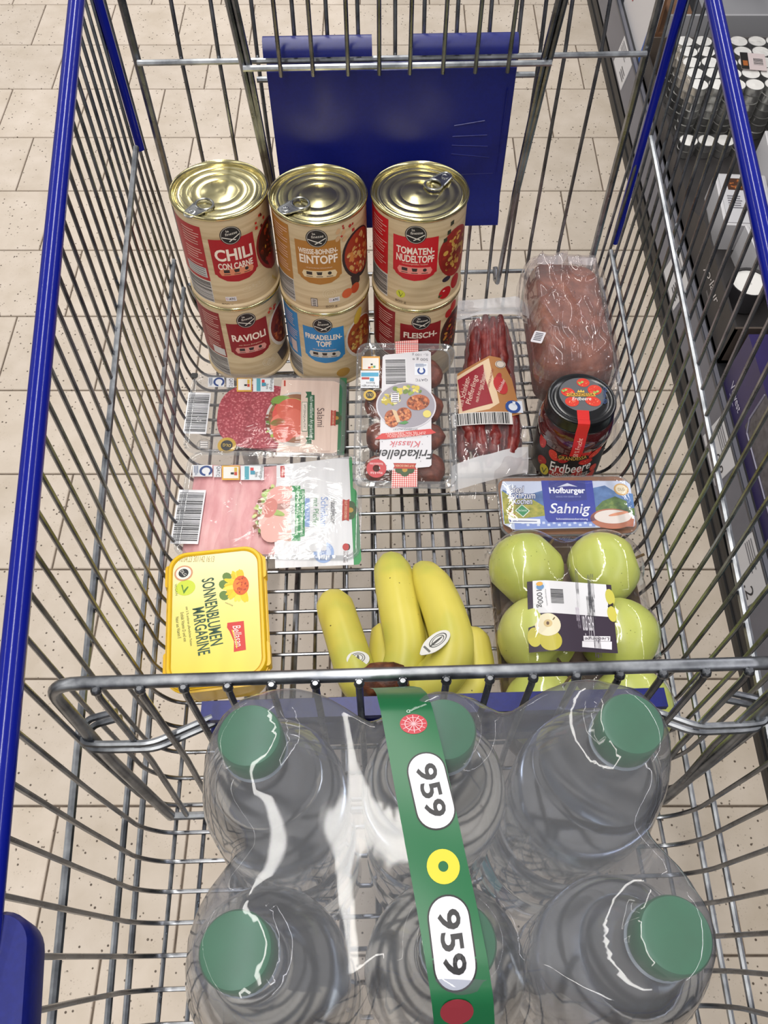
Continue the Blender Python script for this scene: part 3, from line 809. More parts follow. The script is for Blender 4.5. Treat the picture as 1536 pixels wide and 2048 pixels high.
    if g8 is not None: p.text('800 g', A(g8, 0.0085), D(15), 0.0042, '#6d5a45', 2)
    p.build('printed_label', t, onto_cyl(CR), 0.004)
    return t
def qatc(p, A, a, z):
    p.poly([A(a-7, z+0.003), A(a+7, z+0.003), A(a+7, z-0.003), A(a-7, z-0.003)], '#d8d3d4', 2)
    p.text('Q', A(a-5, z), 0.0026, 0.0028, '#c4727c', 3); p.text('ATC', A(a+1.5, z), 0.0068, 0.0028, '#23242e', 3, bold=0.03)
def red_dice(p, A, c1, c2, seed):
    r = random.Random(seed)
    for i in range(7):
        a = r.uniform(30, 50); z = r.uniform(0.093, 0.108)
        s = r.uniform(0.0014, 0.0026); q = A(a, z); an = r.uniform(0, 1.5)
        p.poly([(q[0]+s*cos(an+pi/2*j), q[1]+s*sin(an+pi/2*j)) for j in range(4)], r.choice((c1, c2)), 2.6)
RED = '#a3141f'; DRED = '#86141c'
def ex1(p, A):
    qatc(p, A, -14, 0.017); red_dice(p, A, '#c0281e', '#5a120f', 3)
    for i in range(3): p.ell(A(52+4*i, 0.022-0.004*i), 0.0012, 0.0024, '#cdae4e', 2.6, 10)
    p.poly([A(44, 0.052), A(80, 0.055), A(76, 0.034), A(50, 0.034)], '#8c1a1c', 2.9)
    for i in range(6): p.ring(A(8+4.5*i, 0.027+0.002*(i % 2)), 0.0046, 0.0049, '#d9ccb0', 2.4, 16, 0.6)
def ex2(p, A):
    qatc(p, A, 16, 0.0175); red_dice(p, A, '#a92a26', '#b43a30', 5)
    for i, (a, z) in enumerate(((26, 0.103), (25, 0.0945), (33, 0.1), (34, 0.092))): p.ell(A(a, z), 0.0022, 0.0036, '#c79f75', 2.7, 12, rot=-30)
    p.ell(A(34, 0.021), 0.0066, 0.0062, '#c9592a', 3.2, 18); p.ell(A(47, 0.0225), 0.0064, 0.0066, '#b8421f', 3.1, 18)
    p.poly([A(40, 0.04), A(56, 0.04), A(56, 0.028), A(48, 0.023), A(42, 0.028)], '#2a1d22', 3.0)
    p.poly([A(-14, 0.0205), A(-5.5, 0.0205), A(-5.5, 0.009), A(-14, 0.009)], '#4a4148', 2)
    p.poly([A(-13.3, 0.0198), A(-6.2, 0.0198), A(-6.2, 0.0097), A(-13.3, 0.0097)], '#cfc6bc', 3)
    for i in range(4): p.poly([A(-12, 0.0185-0.0023*i), A(-7.4, 0.0185-0.0023*i), A(-7.4, 0.0174-0.0023*i), A(-12, 0.0174-0.0023*i)], '#3a3136', 4)
    for i in range(3): p.ring(A(11, 0.0265), 0.0028+0.0024*i, 0.0031+0.0024*i, '#dccdae', 2.2, 18)
def ex3(p, A):
    p.ell(A(-17, 0.0195), 0.0053, 0.0052, '#c9c93a', 2, 20)
    p.poly([A(-20, 0.0225), A(-18.8, 0.0225), A(-17, 0.0168), A(-13.6, 0.0222), A(-14.2, 0.0205), A(-17, 0.0152)], '#3b5a2a', 3)
    for a, z in ((40, 0.0965), (35, 0.0885), (44, 0.106)): p.poly([A(a, z), A(a+5, z+0.001), A(a+5, z-0.004), A(a, z-0.005)], '#2f3526', 2.8)
    p.ell(A(43, 0.0155), 0.0085, 0.0080, '#b3151d', 3, 20); p.ell(A(61, 0.023), 0.0075, 0.0095, '#a5181d', 2.9, 18)
    p.ell(A(40.5, 0.019), 0.0016, 0.001, '#f0c9c0', 4, 10); p.blobs(A(35, 0.0145), 0.002, 0.002, 6, ['#3f5a2b', '#2f4522'], 0.0012, 4, 2)
    p.ell(A(44, 0.034), 0.006, 0.0036, '#2a2634', 1.2, 14)
def ex4(p, A):
    red_dice(p, A, '#d0492c', '#b7331f', 9)
    p.poly([A(-58, 0.052), A(-38, 0.052), A(-38, 0.041), A(-58, 0.041)], '#c5c1be', 3)
    for i in range(3): p.ring(A(18+7*i, 0.026-0.003*(i % 2)), 0.0052, 0.0056, '#e0d6c2', 2.4, 16); p.ring(A(18+7*i, 0.026-0.003*(i % 2)), 0.0032, 0.0035, '#e0d6c2', 2.4, 16)
    p.poly([A(38, 0.030), A(75, 0.034), A(70, 0.012), A(46, 0.011)], '#4c4448', 1.2)
def ex5(p, A):
    p.ell(A(52, 0.098), 0.0055, 0.011, '#c9a83e', 2.8, 16, rot=-25); p.ell(A(24, 0.021), 0.0085, 0.007, '#b58a3d', 2.4, 18)
    p.poly([A(-55, 0.061), A(-43, 0.061), A(-43, 0.043), A(-55, 0.043)], '#c9b3b0', 3)
def ex6(p, A):
    p.ell(A(42, 0.098), 0.006, 0.006, '#a81e1f', 2.8, 16); p.ell(A(52, 0.104), 0.006, 0.007, '#b5251f', 2.7, 16)
CHILI = ['#3a100d', '#6b1d12', '#8a2b17', '#51170f', '#b8862e', '#2a0b0a', '#97341b']
BEAN = ['#98301a', '#c99a5a', '#d0a868', '#b5502a', '#c8813f', '#c45a28', '#cfae74']
NUD = ['#8a2015', '#c79b45', '#b98a3a', '#9c2a18', '#d0ab5a', '#7b1d14']
RAV = ['#7b2a14', '#a54a22', '#b8602c', '#8d3518', '#5e1f10', '#c47a3c']
FRI = ['#a0471f', '#c79a45', '#8c3f20', '#b5632f', '#d0ae5c', '#7d3a22']
tin(0, 0, 14.5, 'food can with dark red ravioli label, under the chili con carne can', DRED, DRED, [('RAVIOLI', 0.0725, 47, 0.0105)], ['mit Sauce Bolognese'], '#cf8f84', RAV, None, None, ex4, '#d4c8bb', 2, -0.001)
tin(1, 0, -4.0, 'food can with blue Frikadellentopf label, under the white bean stew can', '#2c7db5', '#2c7db5', [('FRIKADELLEN-', 0.0805, 50, 0.0078), ('TOPF', 0.0705, 20, 0.0085)], ['mit Kartoffeln und Karotten'], '#c7c3bb', FRI, None, None, ex5, '#d6cdbf', 4)
tin(2, 0, 4.0, 'food can with dark red Fleisch label, half hidden behind the meatball tray', DRED, DRED, [('FLEISCH-', 0.0785, 46, 0.0088)], [], '#cf8f84', CHILI, None, None, ex6, '#3a2a22', 6)
tin(0, 1, 14.7, 'food can with red chili con carne label, standing on the ravioli can', RED, RED, [('CHILI', 0.0750, 47, 0.0150), ('CON CARNE', 0.0608, 44, 0.0082)], [], '#d88663', CHILI, ((409, 409), (388, 423)), -20, ex1, '#7a1a1c', 1, -0.004)
tin(1, 1, -2.0, 'food can with brown white bean stew label, standing on the blue label can', '#a8702c', '#a8702c', [('WEISSE-BOHNEN-', 0.0822, 48, 0.0066), ('EINTOPF', 0.0722, 47, 0.0108)], ['mit geräuchertem Schweinefleisch'], '#d9c39c', BEAN, ((601, 407), (576, 418)), 12, ex2, '#2b1d20', 2)
tin(2, 1, -7.3, 'food can with bright red tomato noodle label, standing behind the meatball tray', '#bd1421', '#bd1421', [('TOMATEN-', 0.0782, 47, 0.0088), ('NUDELTOPF', 0.0683, 47, 0.0092)], ['mit sonnengereiften Tomaten'], '#e08a7e', NUD, ((867, 370), (887, 356)), -17, ex3, '#93201c', 8)

# ================================================================== sliced meat packs
CLEAR = film_mat('clear_tray_plastic', 0.10, '#e6e7e8', (30, 0.25), 0.07, 1.6)
FILM = film_mat('clear_film', 0.02, '#fcfcfc', (26, 0.25), 0.06, 1.27, stretch=(1, 2.2, 1))
FILM2 = film_mat('crinkled_film', 0.07, '#f8f6f6', (22, 1.0), 0.06, 1.5, (1.0, 0.45, 1.0))
def crop(M, z, ox, oy, s): return lambda x, y: on_plane(M, z, ox+x/s, oy+y/s)
def clear_tray(t, hx, hy, h, r=0.012, flange=0.006, name='tray', depth=0.0):
    b = MB()
    b.rr([(depth+h, hx, hy, r+flange), (depth+h+0.0006, hx-0.0005, hy-0.0005, r+flange), (depth+h, hx-flange, hy-flange, r), (depth+h-0.003, hx-flange-0.001, hy-flange-0.001, r),
          (depth+0.003, hx-flange-0.004, hy-flange-0.004, r), (depth, hx-flange-0.007, hy-flange-0.007, r)], None, False, True, 8)
    return b.build(name, t, CLEAR, angle=60)
def origin_stickers(p, a, s=1.0):
    "the four small marks printed along the top of both meat packs; a = crop corners"
    (x0, y0, x1, y1), (x2, x3), (x4, x5), (x6, x7), yb = a
    p.rect((x0, y0), (x1, y1), '#dfe0e2', 2); w = (x1-x0)
    c = (x0+w*0.68, (y0+y1)/2)
    p.ring(c, 0.0042*s, 0.0066*s, '#24437f', 3, 20); p.lines((x0+w*0.06, y0+6), (x0+w*0.3, y1-6), 4, '#53688f', 3, vertical=True)
    p.rect((c[0]-4, c[1]+8*s), (c[0]+18*s, y1-3), '#dfe0e2', 4)
    p.rect((x2, y0+6), (x3, y1+4), '#d9d9dc', 2)
    p.tbox('QATC', (x2+(x3-x2)*0.3, y0+10), (x3-(x3-x2)*0.15, y1), '#3a3c4d', 3, rot=-90)
    p.rect((x4, y0+4), (x5, yb), '#d9a63c', 2); p.rect((x4+10*s, y0+14), (x5-8*s, yb-12), '#e8e4dd', 3)
    p.rect((x4+(x5-x4)*0.5, (y0+yb)/2), (x4+(x5-x4)*0.68, (y0+yb)/2+14*s), '#1f1f22', 4); p.rect((x4+(x5-x4)*0.7, (y0+yb)/2-2), (x4+(x5-x4)*0.86, (y0+yb)/2+20*s), '#c9452c', 4)
    p.rect((x4+(x5-x4)*0.7, y0+20), (x4+(x5-x4)*0.86, (y0+yb)/2-4), '#d8b13a', 4)
    p.rect((x6, y0+6), (x7, yb), '#dde1e3', 2); w = x7-x6
    p.rect((x6+w*0.17, y0+10), (x6+w*0.36, yb-4), '#4f9fae', 3); p.rect((x6+w*0.42, y0+20), (x6+w*0.56, yb-40*s), '#c93a3a', 3)
    p.rect((x6+w*0.42, (y0+yb)/2-12*s), (x6+w*0.62, (y0+yb)/2+14*s), '#3b8fa8', 4)
    p.tbox('Haltungs-', (x6+w*0.78, y0+8), (x7-3, yb-6), '#26262c', 3, rot=-90); p.tbox('form', (x6+w*0.62, (y0+yb)/2-4), (x6+w*0.76, yb-20*s), '#26262c', 3, rot=-90)
def crest(p, x, y, s=1.0, rot=-90):
    "red ribbon with green oak tree; x, y mapped centre in metres"
    px = p.px; p.px = None; r = radians(rot)
    T = lambda a, b: (x+(a*cos(r)-b*sin(r))*s, y+(a*sin(r)+b*cos(r))*s)
    for i, (a, b, q) in enumerate(((-0.006, 0.0035, 0.0045), (0.006, 0.0035, 0.0045), (0, 0.0065, 0.005), (0, 0.003, 0.006))): p.ell(T(a, b), q*s, q*s, '#2f4a22', 3+i*0.1, 12)
    p.ell(T(0, 0.0035), 0.003*s, 0.003*s, '#a9852d', 3.6, 10)
    p.poly([T(-0.0125, -0.004), T(0.0125, -0.004), T(0.011, -0.0005), T(0.0125, 0.0025), T(-0.0125, 0.0025), T(-0.011, -0.0005)], '#a83222', 4)
    p.text('GUT DREI EICHEN', T(0, -0.0008), 0.020*s, 0.0024*s, '#e7c9a6', 5, rot)
    p.px = px
def ribbon(p, pts, text, col='#1c5a36', rot=-90, tcol='#dfe8df', l0=0):
    (x0, y0), (x1, y1) = pts
    w = x1-x0
    p.poly([(x0-w*0.35, y0-26), (x0+w*0.55, y0-26), (x0+w*0.55, y0+20), (x0-w*0.35, y0+20), (x0-w*0.1, y0-3)], col, 2+l0)
    p.poly([(x0-w*0.35, y1+30), (x0+w*0.55, y1+30), (x0+w*0.55, y1-20), (x0-w*0.35, y1-20), (x0-w*0.1, y1+5)], col, 2+l0)
    p.rect((x0, y0), (x1, y1), col, 3+l0)
    for i, tx in enumerate(text):
        a = x1-(i+0.88)*w/len(text); b_ = x1-(i+0.14)*w/len(text)
        p.tbox(tx, (a, y0+10), (b_, y1-10), tcol, 4+l0, rot)

SALAMI = pm('salami_meat', '#9c3a44', 0.45); _t = NT(SALAMI); _v = _t.coord()
_c = _t.ramp(_t.voro(_v, 330), [(0.1, '#d08a8c'), (0.34, '#b3505a'), (0.6, '#97323f')])
_t.color(_t.mix(_c, '#8a2836', _t.ramp(_t.noise(_v, 120, 3), [(0.45, '#000000'), (0.65, '#bbbbbb')])))
HAM = noise_mat('ham_meat', [(0.3, '#cf8d90'), (0.5, '#dca0a2'), (0.7, '#e6b4b3')], 60, 0.4, stretch=(1.2, 0.4, 1), bump=0.2, bscale=90)

M = FR(-0.1190, 0.5795, 0.0105, rz=-1.6, rx=6.0, ry=3.0)
sal = thing('salami_pack', 'clear flat pack of sliced salami with pale pink paper label and green edge', 'salami pack', M)
clear_tray(sal, 0.0925, 0.0575, 0.012)
for i in range(7):
    b = MB(); z = 0.0025+0.0011*i; cx = 0.022-0.0055*i
    n = 40; pts = []
    for k in range(n):
        a = 2*pi*k/n; q = (abs(cos(a))**2.6+abs(sin(a))**2.6)**(-1/2.6)
        pts.append((cx+0.047*q*cos(a), -0.001+0.0450*q*sin(a)))
    b.rings([[(x, y, z) for x, y in pts], [(x, y, z+0.0012) for x, y in pts]]); b.build('salami_slice', sal, SALAMI)
b = MB(); b.grid(-0.0905, 0.0905, 40, -0.0555, 0.0555, 24, lambda x, y: 0.0128+0.0007*mnoise.noise((x*45, y*30, 1)))
b.build('top_film', sal, FILM)
p = Print(crop(M, 0.0125, 340, 740, 3.84))
PINK = noise_mat('label_pink_wood', [(0.3, '#d6bcae'), (0.7, '#e3cbbd')], 12, 0.4, stretch=(14, 1, 1))
p.poly([(862, 55), (1305, 55), (1285, 650), (803, 650), (835, 560), (800, 520)], PINK, 1)
p.poly([(1303, 55), (1358, 55), (1338, 650), (1283, 650)], '#1f6a42', 1)
p.ell((965, 370), 0.0350, 0.0385, '#c3bcb6', 1.5, 40)
p.ell((965, 365), 0.0320, 0.0345, '#8a5a3a', 2.0, 36); p.poly([(1008, 130), (1240, 130), (1230, 620), (1000, 620)], PINK, 1.9+2.0)
p.blobs((855, 370), 0.018, 0.032, 90, ['#6b3320', '#8a4a22', '#4f2a18', '#5c7a2a', '#9ab04a', '#7e3a22'], 0.0024, 2.2, 4)
for cx, cy, rx, ry, c, ro in ((845, 310, 0.008, 0.016, '#c9483c', -15), (930, 300, 0.017, 0.016, '#c4553f', 20), (900, 420, 0.020, 0.018, '#d8705c', -20), (960, 400, 0.012, 0.02, '#cf6350', 10), (870, 480, 0.012, 0.013, '#c85746', 0), (850, 225, 0.011, 0.006, '#6f9136', 10), (955, 235, 0.010, 0.004, '#a5b85c', -10), (835, 395, 0.010, 0.005, '#90aa48', 20), (950, 490, 0.006, 0.004, '#86a046', 0)):
    p.ell((cx, cy), rx, ry, c, 3.0+0.05*(cx % 13), 20, rot=ro)
p.tbox('Salami', (1130, 290), (1185, 435), '#4a3030', 5, -90)
ribbon(p, ((1058, 190), (1110, 535)), ['nach westfälischer Art geräuchert'], l0=3)
p.rect((1012, 243), (1055, 470), '#3d6a50', 5); p.rect((1015, 247), (1052, 466), '#e6d8cb', 6); p.tbox('SPITZENQUALITÄT', (1022, 262), (1046, 452), '#3d4a40', 7, -90)
q = p.P((1258, 365)); crest(p, q[0], q[1], 0.9)
p.rect((874, 75), (888, 120), '#b5402f', 2)
origin_stickers(p, ((290, 50, 415, 125), (432, 490), (512, 628), (637, 797), 162))
p.bars((208, 325), 0.052, 0.0235, 2, 90, 7, 34)
p.tbox('200 g e', (105, 505), (140, 600), '#55504d', 2, -90)
p.ell((435, 575), 0.0105, 0.0108, '#b8952f', 2, 26); p.ell((435, 575), 0.0068, 0.0070, '#1d1d1f', 3, 22); p.text('DLG', (435, 575), 0.009, 0.0036, '#d9bb4f', 4, 175)
p.ring((260, 570), 0.0075, 0.0082, '#77736f', 2, 20); p.rect((225, 540), (295, 600), '#8c8885', 2)
for i in range(3): p.rect((232, 546+18*i), (288, 556+18*i), '#dedad6', 3)
p.build('printed_label', sal, flat(0.0110))
b = MB(); b.rr([(0, 0.004, 0.0035, 0.002), (0.0006, 0.004, 0.0035, 0.002)]); b.build('ink_mark', sal, pm('black_ink', '#141414', 0.5), M=Matrix.Translation((*on_plane(M, 0.013, 389, 751), 0.0128)))

M = FR(-0.1085, 0.4520, 0.0060, rz=-1.5, ry=2.2)
ham = thing('ham_pack', 'clear flat pack of thin ham slices with white paper label and green edge', 'ham pack', M)
clear_tray(ham, 0.0975, 0.0705, 0.015)
for i in range(9):
    b = MB(); cx = -0.071+0.0125*i; rnd = random.Random(i)
    def fz(x, y, cx=cx, i=i):
        u = (x-cx)/0.020; e = max(0.0, 1-u*u)
        w = 0.006+0.0042*sqrt(e)+0.0014*mnoise.noise((x*60, y*26, i*3.1))-0.0010*abs(u)
        return w-0.004*max(0, abs(y+0.004)-0.05)/0.012
    b.grid(cx-0.0185, cx+0.0185, 14, -0.062, 0.052+0.006*rnd.random(), 26, fz)
    b.build('ham_slice', ham, HAM)
b = MB(); b.grid(-0.0955, 0.0955, 48, -0.0685, 0.0685, 32, lambda x, y: 0.0160+0.0008*mnoise.noise((x*38, y*24, 5)))
b.build('top_film', ham, FILM)
p = Print(crop(M, 0.0150, 330, 900, 3.657))
WHT = noise_mat('label_white_wood', [(0.3, '#cfcfd2'), (0.7, '#dcdcde')], 12, 0.35, stretch=(14, 1, 1))
p.poly([(815, 108), (1345, 42), (1382, 835), (805, 860), (800, 640), (740, 600), (815, 230)], WHT, 1)
p.poly([(1343, 42), (1368, 42), (1375, 270), (1405, 300), (1437, 800), (1420, 832), (1380, 836)], '#2b8a4c', 1)
p.ell((930, 460), 0.0370, 0.0400, '#d8d6d6', 1.3, 40)
p.ell((930, 455), 0.0330, 0.0360, '#b98c78', 1.8, 40)
p.poly([(930, 200), (1180, 180), (1180, 740), (920, 740)], WHT, 3.9)
p.blobs((770, 460), 0.017, 0.036, 110, ['#8a5034', '#6a3a22', '#9fb25a', '#c5cf86', '#7b9440', '#b07b5c'], 0.0024, 2.2, 6)
for cx, cy, rx, ry, c, ro in ((850, 345, 0.016, 0.016, '#dfa39a', 10), (765, 420, 0.008, 0.013, '#cd7f74', -10), (850, 520, 0.024, 0.024, '#e7bab0', 0), (800, 570, 0.014, 0.018, '#e2aca2', -20), (770, 310, 0.010, 0.005, '#a9c070', 20), (800, 450, 0.012, 0.004, '#9fb761', -20)):
    p.ell((cx, cy), rx, ry, c, 3.0+0.05*(cx % 13), 20, rot=ro)
p.rect((843, 112), (875, 196), '#b8322d', 2); p.tbox('Abbinder', (851, 122), (869, 188), '#eed9d2', 3, -90)
ribbon(p, ((950, 285), (1022, 632)), ['zerlegt, zusammengefügt,', 'gepökelt, gegart'], '#2f8a4f', l0=3)
p.rect((1022, 350), (1058, 560), '#8aa2d3', 5); p.tbox('EXTRA', (1030, 390), (1052, 510), '#d6dff0', 6, -90)
p.rect((915, 350), (945, 555), '#b9bcba', 4.5); p.tbox('SPITZENQUALITÄT', (922, 362), (938, 545), '#5d6a60', 5.2, -90)
p.tbox('mit Pfeffer', (1082, 350), (1124, 555), '#4c8a5a', 5, -90)
p.tbox('Schinken', (1138, 342), (1190, 555), '#7d97cc', 5, -90)
p.tbox('Hauchfeiner', (1212, 350), (1254, 535), '#3d3d42', 5, -90, shear=0.3)
q = p.P((1328, 435)); crest(p, q[0], q[1], 1.15)
p.poly([(1140, 665), (1195, 680), (1205, 800), (1165, 815), (1120, 800), (1125, 700)], '#8fa9d6', 2)
p.ell((1160, 745), 0.0108, 0.0128, '#93acd8', 2.3, 30); p.ell((1160, 745), 0.0072, 0.0085, '#cfd9ec', 3, 26); p.tbox('3%', (1140, 728), (1180, 765), '#5d7fc0', 4, -90); p.tbox('WENIGER ALS', (1182, 690), (1215, 800), '#dfe8f6', 4, -90); p.tbox('FETT', (1105, 715), (1128, 775), '#dfe8f6', 4, -90)
p.tbox('DEUTSCHLAND', (1304, 735), (1320, 820), '#5a3634', 2, -90); p.tbox('Qualität aus', (1326, 735), (1342, 815), '#77686a', 2, -90)
p.ell((1322, 705), 0.0035, 0.0045, '#b3302c', 2, 14); p.ell((1334, 705), 0.0030, 0.0042, '#1f1c1c', 1.9, 14)
origin_stickers(p, ((200, 105, 345, 190), (355, 410), (415, 545), (553, 722), 215), 1.1)
p.bars((170, 480), 0.062, 0.026, 2, 90, 9, 40)
p.build('printed_label', ham, flat(0.0135))

# ================================================================== margarine tub
YEL = noise_mat('yellow_plastic', [(0.3, '#e3b417'), (0.7, '#e8bc1f')], 30, 0.3, spec=0.5)
M = FR(-0.1475, 0.2990, 0.0305, rz=5.5)
mar = thing('margarine_tub', 'yellow plastic margarine tub with pale yellow lid standing beside the ham pack', 'margarine tub', M)
b = MB(); b.rr([(-0.028, 0.036, 0.058, 0.014), (-0.026, 0.039, 0.061, 0.016), (0.024, 0.0445, 0.068, 0.018), (0.026, 0.047, 0.071, 0.020), (0.028, 0.047, 0.071, 0.020)], n=8); b.build('tub', mar, YEL)
b = MB(); b.rr([(0.022, 0.0475, 0.0722, 0.020), (0.0245, 0.0478, 0.0725, 0.020), (0.0255, 0.0462, 0.0705, 0.019), (0.0335, 0.0452, 0.0695, 0.018), (0.0350, 0.0440, 0.0683, 0.017), (0.0350, 0.0420, 0.0662, 0.016), (0.0335, 0.0410, 0.0652, 0.015), (0.0328, 0.0408, 0.0650, 0.015)], n=8)
lid = b.build('lid', mar, YEL, angle=35)
for sx in (-1, 1):
    for sy in (-1, 1):
        b = MB(); b.rr([(0.0225, 0.004, 0.013, 0.003), (0.031, 0.0035, 0.012, 0.003)]); b.build('corner_rib', lid, YEL, M=Matrix.Translation((sx*0.0447, sy*0.046, 0)))
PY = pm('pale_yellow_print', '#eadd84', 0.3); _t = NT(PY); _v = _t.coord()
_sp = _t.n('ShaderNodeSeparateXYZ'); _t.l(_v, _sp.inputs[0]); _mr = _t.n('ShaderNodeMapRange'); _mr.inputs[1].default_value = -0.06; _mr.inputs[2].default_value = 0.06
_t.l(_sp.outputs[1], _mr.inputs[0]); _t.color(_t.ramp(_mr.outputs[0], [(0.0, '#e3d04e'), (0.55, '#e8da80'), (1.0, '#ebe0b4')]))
p = Print(crop(M, 0.0335, 300, 1080, 6.4))
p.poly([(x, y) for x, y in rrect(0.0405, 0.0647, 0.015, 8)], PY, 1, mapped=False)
p.tbox('10.04.23 301142 16:13', (382, 205), (822, 280), '#a99858', 2)
for t_, c_, w_, h_ in (('SONNENBLUMEN', (795, 905), 0.0715, 0.0118), ('MARGARINE', (655, 1160), 0.0490, 0.0112)):
    p.text(t_, c_, w_, h_, '#254a34', 2, -83.5, bold=0.015)
for t_, c_, w_ in (('mit 5 % anderen pflanzlichen Fetten', (495, 1100), 0.0410), ('Enthält Vitamin D und von', (430, 1110), 0.0305), ('Natur aus Vitamin E', (362, 1120), 0.0225)):
    p.text(t_, c_, w_, 0.0030, '#4c5a30', 2, -83.5)
p.poly([(990, 1060), (1200, 1035), (1228, 1405), (1072, 1432), (1075, 1300), (1020, 1170), (985, 1120)], '#c9342e', 2)
p.text('Bellasan', (1125, 1225), 0.0215, 0.0072, '#f0e4dc', 3, -84, shear=0.2); p.poly([(1045, 1150), (1060, 1150), (1112, 1300), (1118, 1385), (1102, 1385), (1095, 1310)], '#e8c23a', 3)
for i in range(26):
    r = random.Random(i); a = radians(r.uniform(65, 295)); q0 = p.P((1175, 580))
    if 1175 > 0:
        px = p.px; p.px = None
        L_ = r.uniform(0.012, 0.0185); cc = (q0[0]+cos(a)*L_*0.55, q0[1]+sin(a)*L_*0.55)
        p.ell(cc, L_*0.5, 0.0024, r.choice(['#e2c31f', '#ecd24a', '#dcb81c']), 2+0.02*i, 12, rot=math.degrees(a)); p.px = px
for c_, r_ in (((945, 570), 0.0045), ((985, 470), 0.0042), ((950, 710), 0.0045)): p.ell(c_, r_, r_*1.2, '#5d7a36', 1.9, 12, rot=30)
p.ell((1165, 580), 0.0075, 0.0105, '#cf5a20', 3.2, 24); p.ell((1115, 580), 0.0040, 0.0060, '#e07a2a', 3.5, 18); p.blobs((1180, 570), 0.005, 0.009, 25, ['#b5401a', '#d8661f', '#9c3315'], 0.0012, 3.6, 3)
p.ell((430, 425), 0.0088, 0.0086, '#c98f6a', 2, 26); p.ell((430, 425), 0.0072, 0.0070, '#e3e0d0', 3, 24); p.ell((430, 425), 0.0048, 0.0048, '#202021', 4, 20); p.text('DLG', (430, 425), 0.0072, 0.0030, '#e6e2d8', 5, -55)
p.ell((455, 610), 0.0092, 0.0084, '#c2cf3c', 2, 26); p.poly([(400, 575), (418, 575), (430, 650), (480, 595), (495, 600), (432, 690)], '#4e7a2a', 3); p.text('VEGAN', (335, 635), 0.0125, 0.0022, '#6b8a34', 2, -85)
p.text('Abbildung', (1010, 820), 0.0085, 0.0017, '#7d7650', 2, -30)
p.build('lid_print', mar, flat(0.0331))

# ================================================================== meatball tray
def LB(u, v, z): return (*on_plane(MC, z, u, v), z)
MEAT = noise_mat('fried_meat', [(0.3, '#4a2318'), (0.5, '#6f3828'), (0.7, '#8a4a36')], 90, 0.45, bump=0.6, bscale=160, dist=0.002)
M = FR(0.0405, 0.5425, 0.0580, rz=-2.8, rx=15)
fr = thing('meatball_tray', 'clear plastic tray of fried meatballs with red checked band, leaning on a can', 'meatball tray', M)
b = MB()
b.rr([(0.000, 0.0555, 0.088, 0.012), (0.0015, 0.0550, 0.0875, 0.012), (0.0, 0.0495, 0.0815, 0.010), (-0.006, 0.0485, 0.0805, 0.010), (-0.028, 0.0455, 0.0770, 0.012), (-0.034, 0.0410, 0.0725, 0.012)], None, False, True, 8)
b.build('tray', fr, CLEAR, angle=60)
for hx_, hy_, r_, z_ in ((0.0553, 0.0878, 0.012, 0.0008), (0.0493, 0.0813, 0.010, 0.0004)):
    b = MB(); b.tube([(x, y, z_) for x, y in rrect(hx_, hy_, r_, 6)+rrect(hx_, hy_, r_, 6)[:1]], 0.0011, seg=6, caps=False); b.build('tray_rim', fr, CLEAR)
rnd = random.Random(4)
for ix in range(2):
    for iy in range(4):
        b = MB(); c = (-0.0225+0.045*ix+rnd.uniform(-.002, .002), -0.058+0.0385*iy+rnd.uniform(-.002, .002), -0.017)
        b.sphere(c, 0.0215, 0.019, 0.0135, nu=22, nv=12, fn=lambda q: tuple(Vector(q)+Vector((mnoise.noise(Vector(q)*70), mnoise.noise(Vector(q)*70+Vector((9, 0, 0))), mnoise.noise(Vector(q)*70+Vector((0, 9, 0)))))*0.003))
        b.build('meatball', fr, MEAT)
b = MB(); b.grid(-0.053, 0.053, 24, -0.0855, 0.0855, 36, lambda x, y: 0.0012+0.0006*mnoise.noise((x*40, y*30, 8)))
b.build('top_film', fr, FILM)
GING = pm('red_check_print', '#c9453f', 0.4); _t = NT(GING); _v = _t.coord()
def _stripes(axis):
    sp = _t.n('ShaderNodeSeparateXYZ'); _t.l(_v, sp.inputs[0]); m1 = _t.n('ShaderNodeMath', operation='MULTIPLY'); m1.inputs[1].default_value = 420.0
    _t.l(sp.outputs[axis], m1.inputs[0]); m2 = _t.n('ShaderNodeMath', operation='FRACT'); _t.l(m1.outputs[0], m2.inputs[0])
    m3 = _t.n('ShaderNodeMath', operation='GREATER_THAN'); m3.inputs[1].default_value = 0.5; _t.l(m2.outputs[0], m3.inputs[0]); return m3.outputs[0]
_ad = _t.n('ShaderNodeMath', operation='ADD'); _t.l(_stripes(0), _ad.inputs[0]); _t.l(_stripes(1), _ad.inputs[1])
_hf = _t.n('ShaderNodeMath', operation='MULTIPLY'); _hf.inputs[1].default_value = 0.5; _t.l(_ad.outputs[0], _hf.inputs[0])
_t.color(_t.ramp(_hf.outputs[0], [(0.0, '#e9dcd8'), (0.5, '#d98a84'), (1.0, '#bb2f2f')]))
p = Print(crop(M, 0.0016, 690, 660, 5.852))
p.poly([(585, 135), (858, 112), (858, 300), (598, 330)], GING, 1)
p.poly([(552, 1600), (850, 1570), (845, 1838), (542, 1852)], GING, 1)
p.poly([(470, 290), (970, 240), (1005, 262), (1010, 620), (1012, 1580), (985, 1602), (420, 1648), (400, 1620), (412, 1180), (430, 640), (440, 315)], '#d2d0d4', 2)
for x, y in ((430, 1300), (700, 1260), (900, 1330), (960, 1240), (560, 1320), (880, 1530), (480, 1580)): p.rect((x, y), (x+10, y+14), '#9b999f', 3)
p.bars((592, 490), 0.0310, 0.0225, 3, 92, 12, 34, '#d8d7da')
p.tbox('500 g e', (790, 322), (972, 362), '#5d5c64', 3, 180); p.tbox('0,- 100 g', (785, 270), (972, 305), '#77767e', 3, 180)
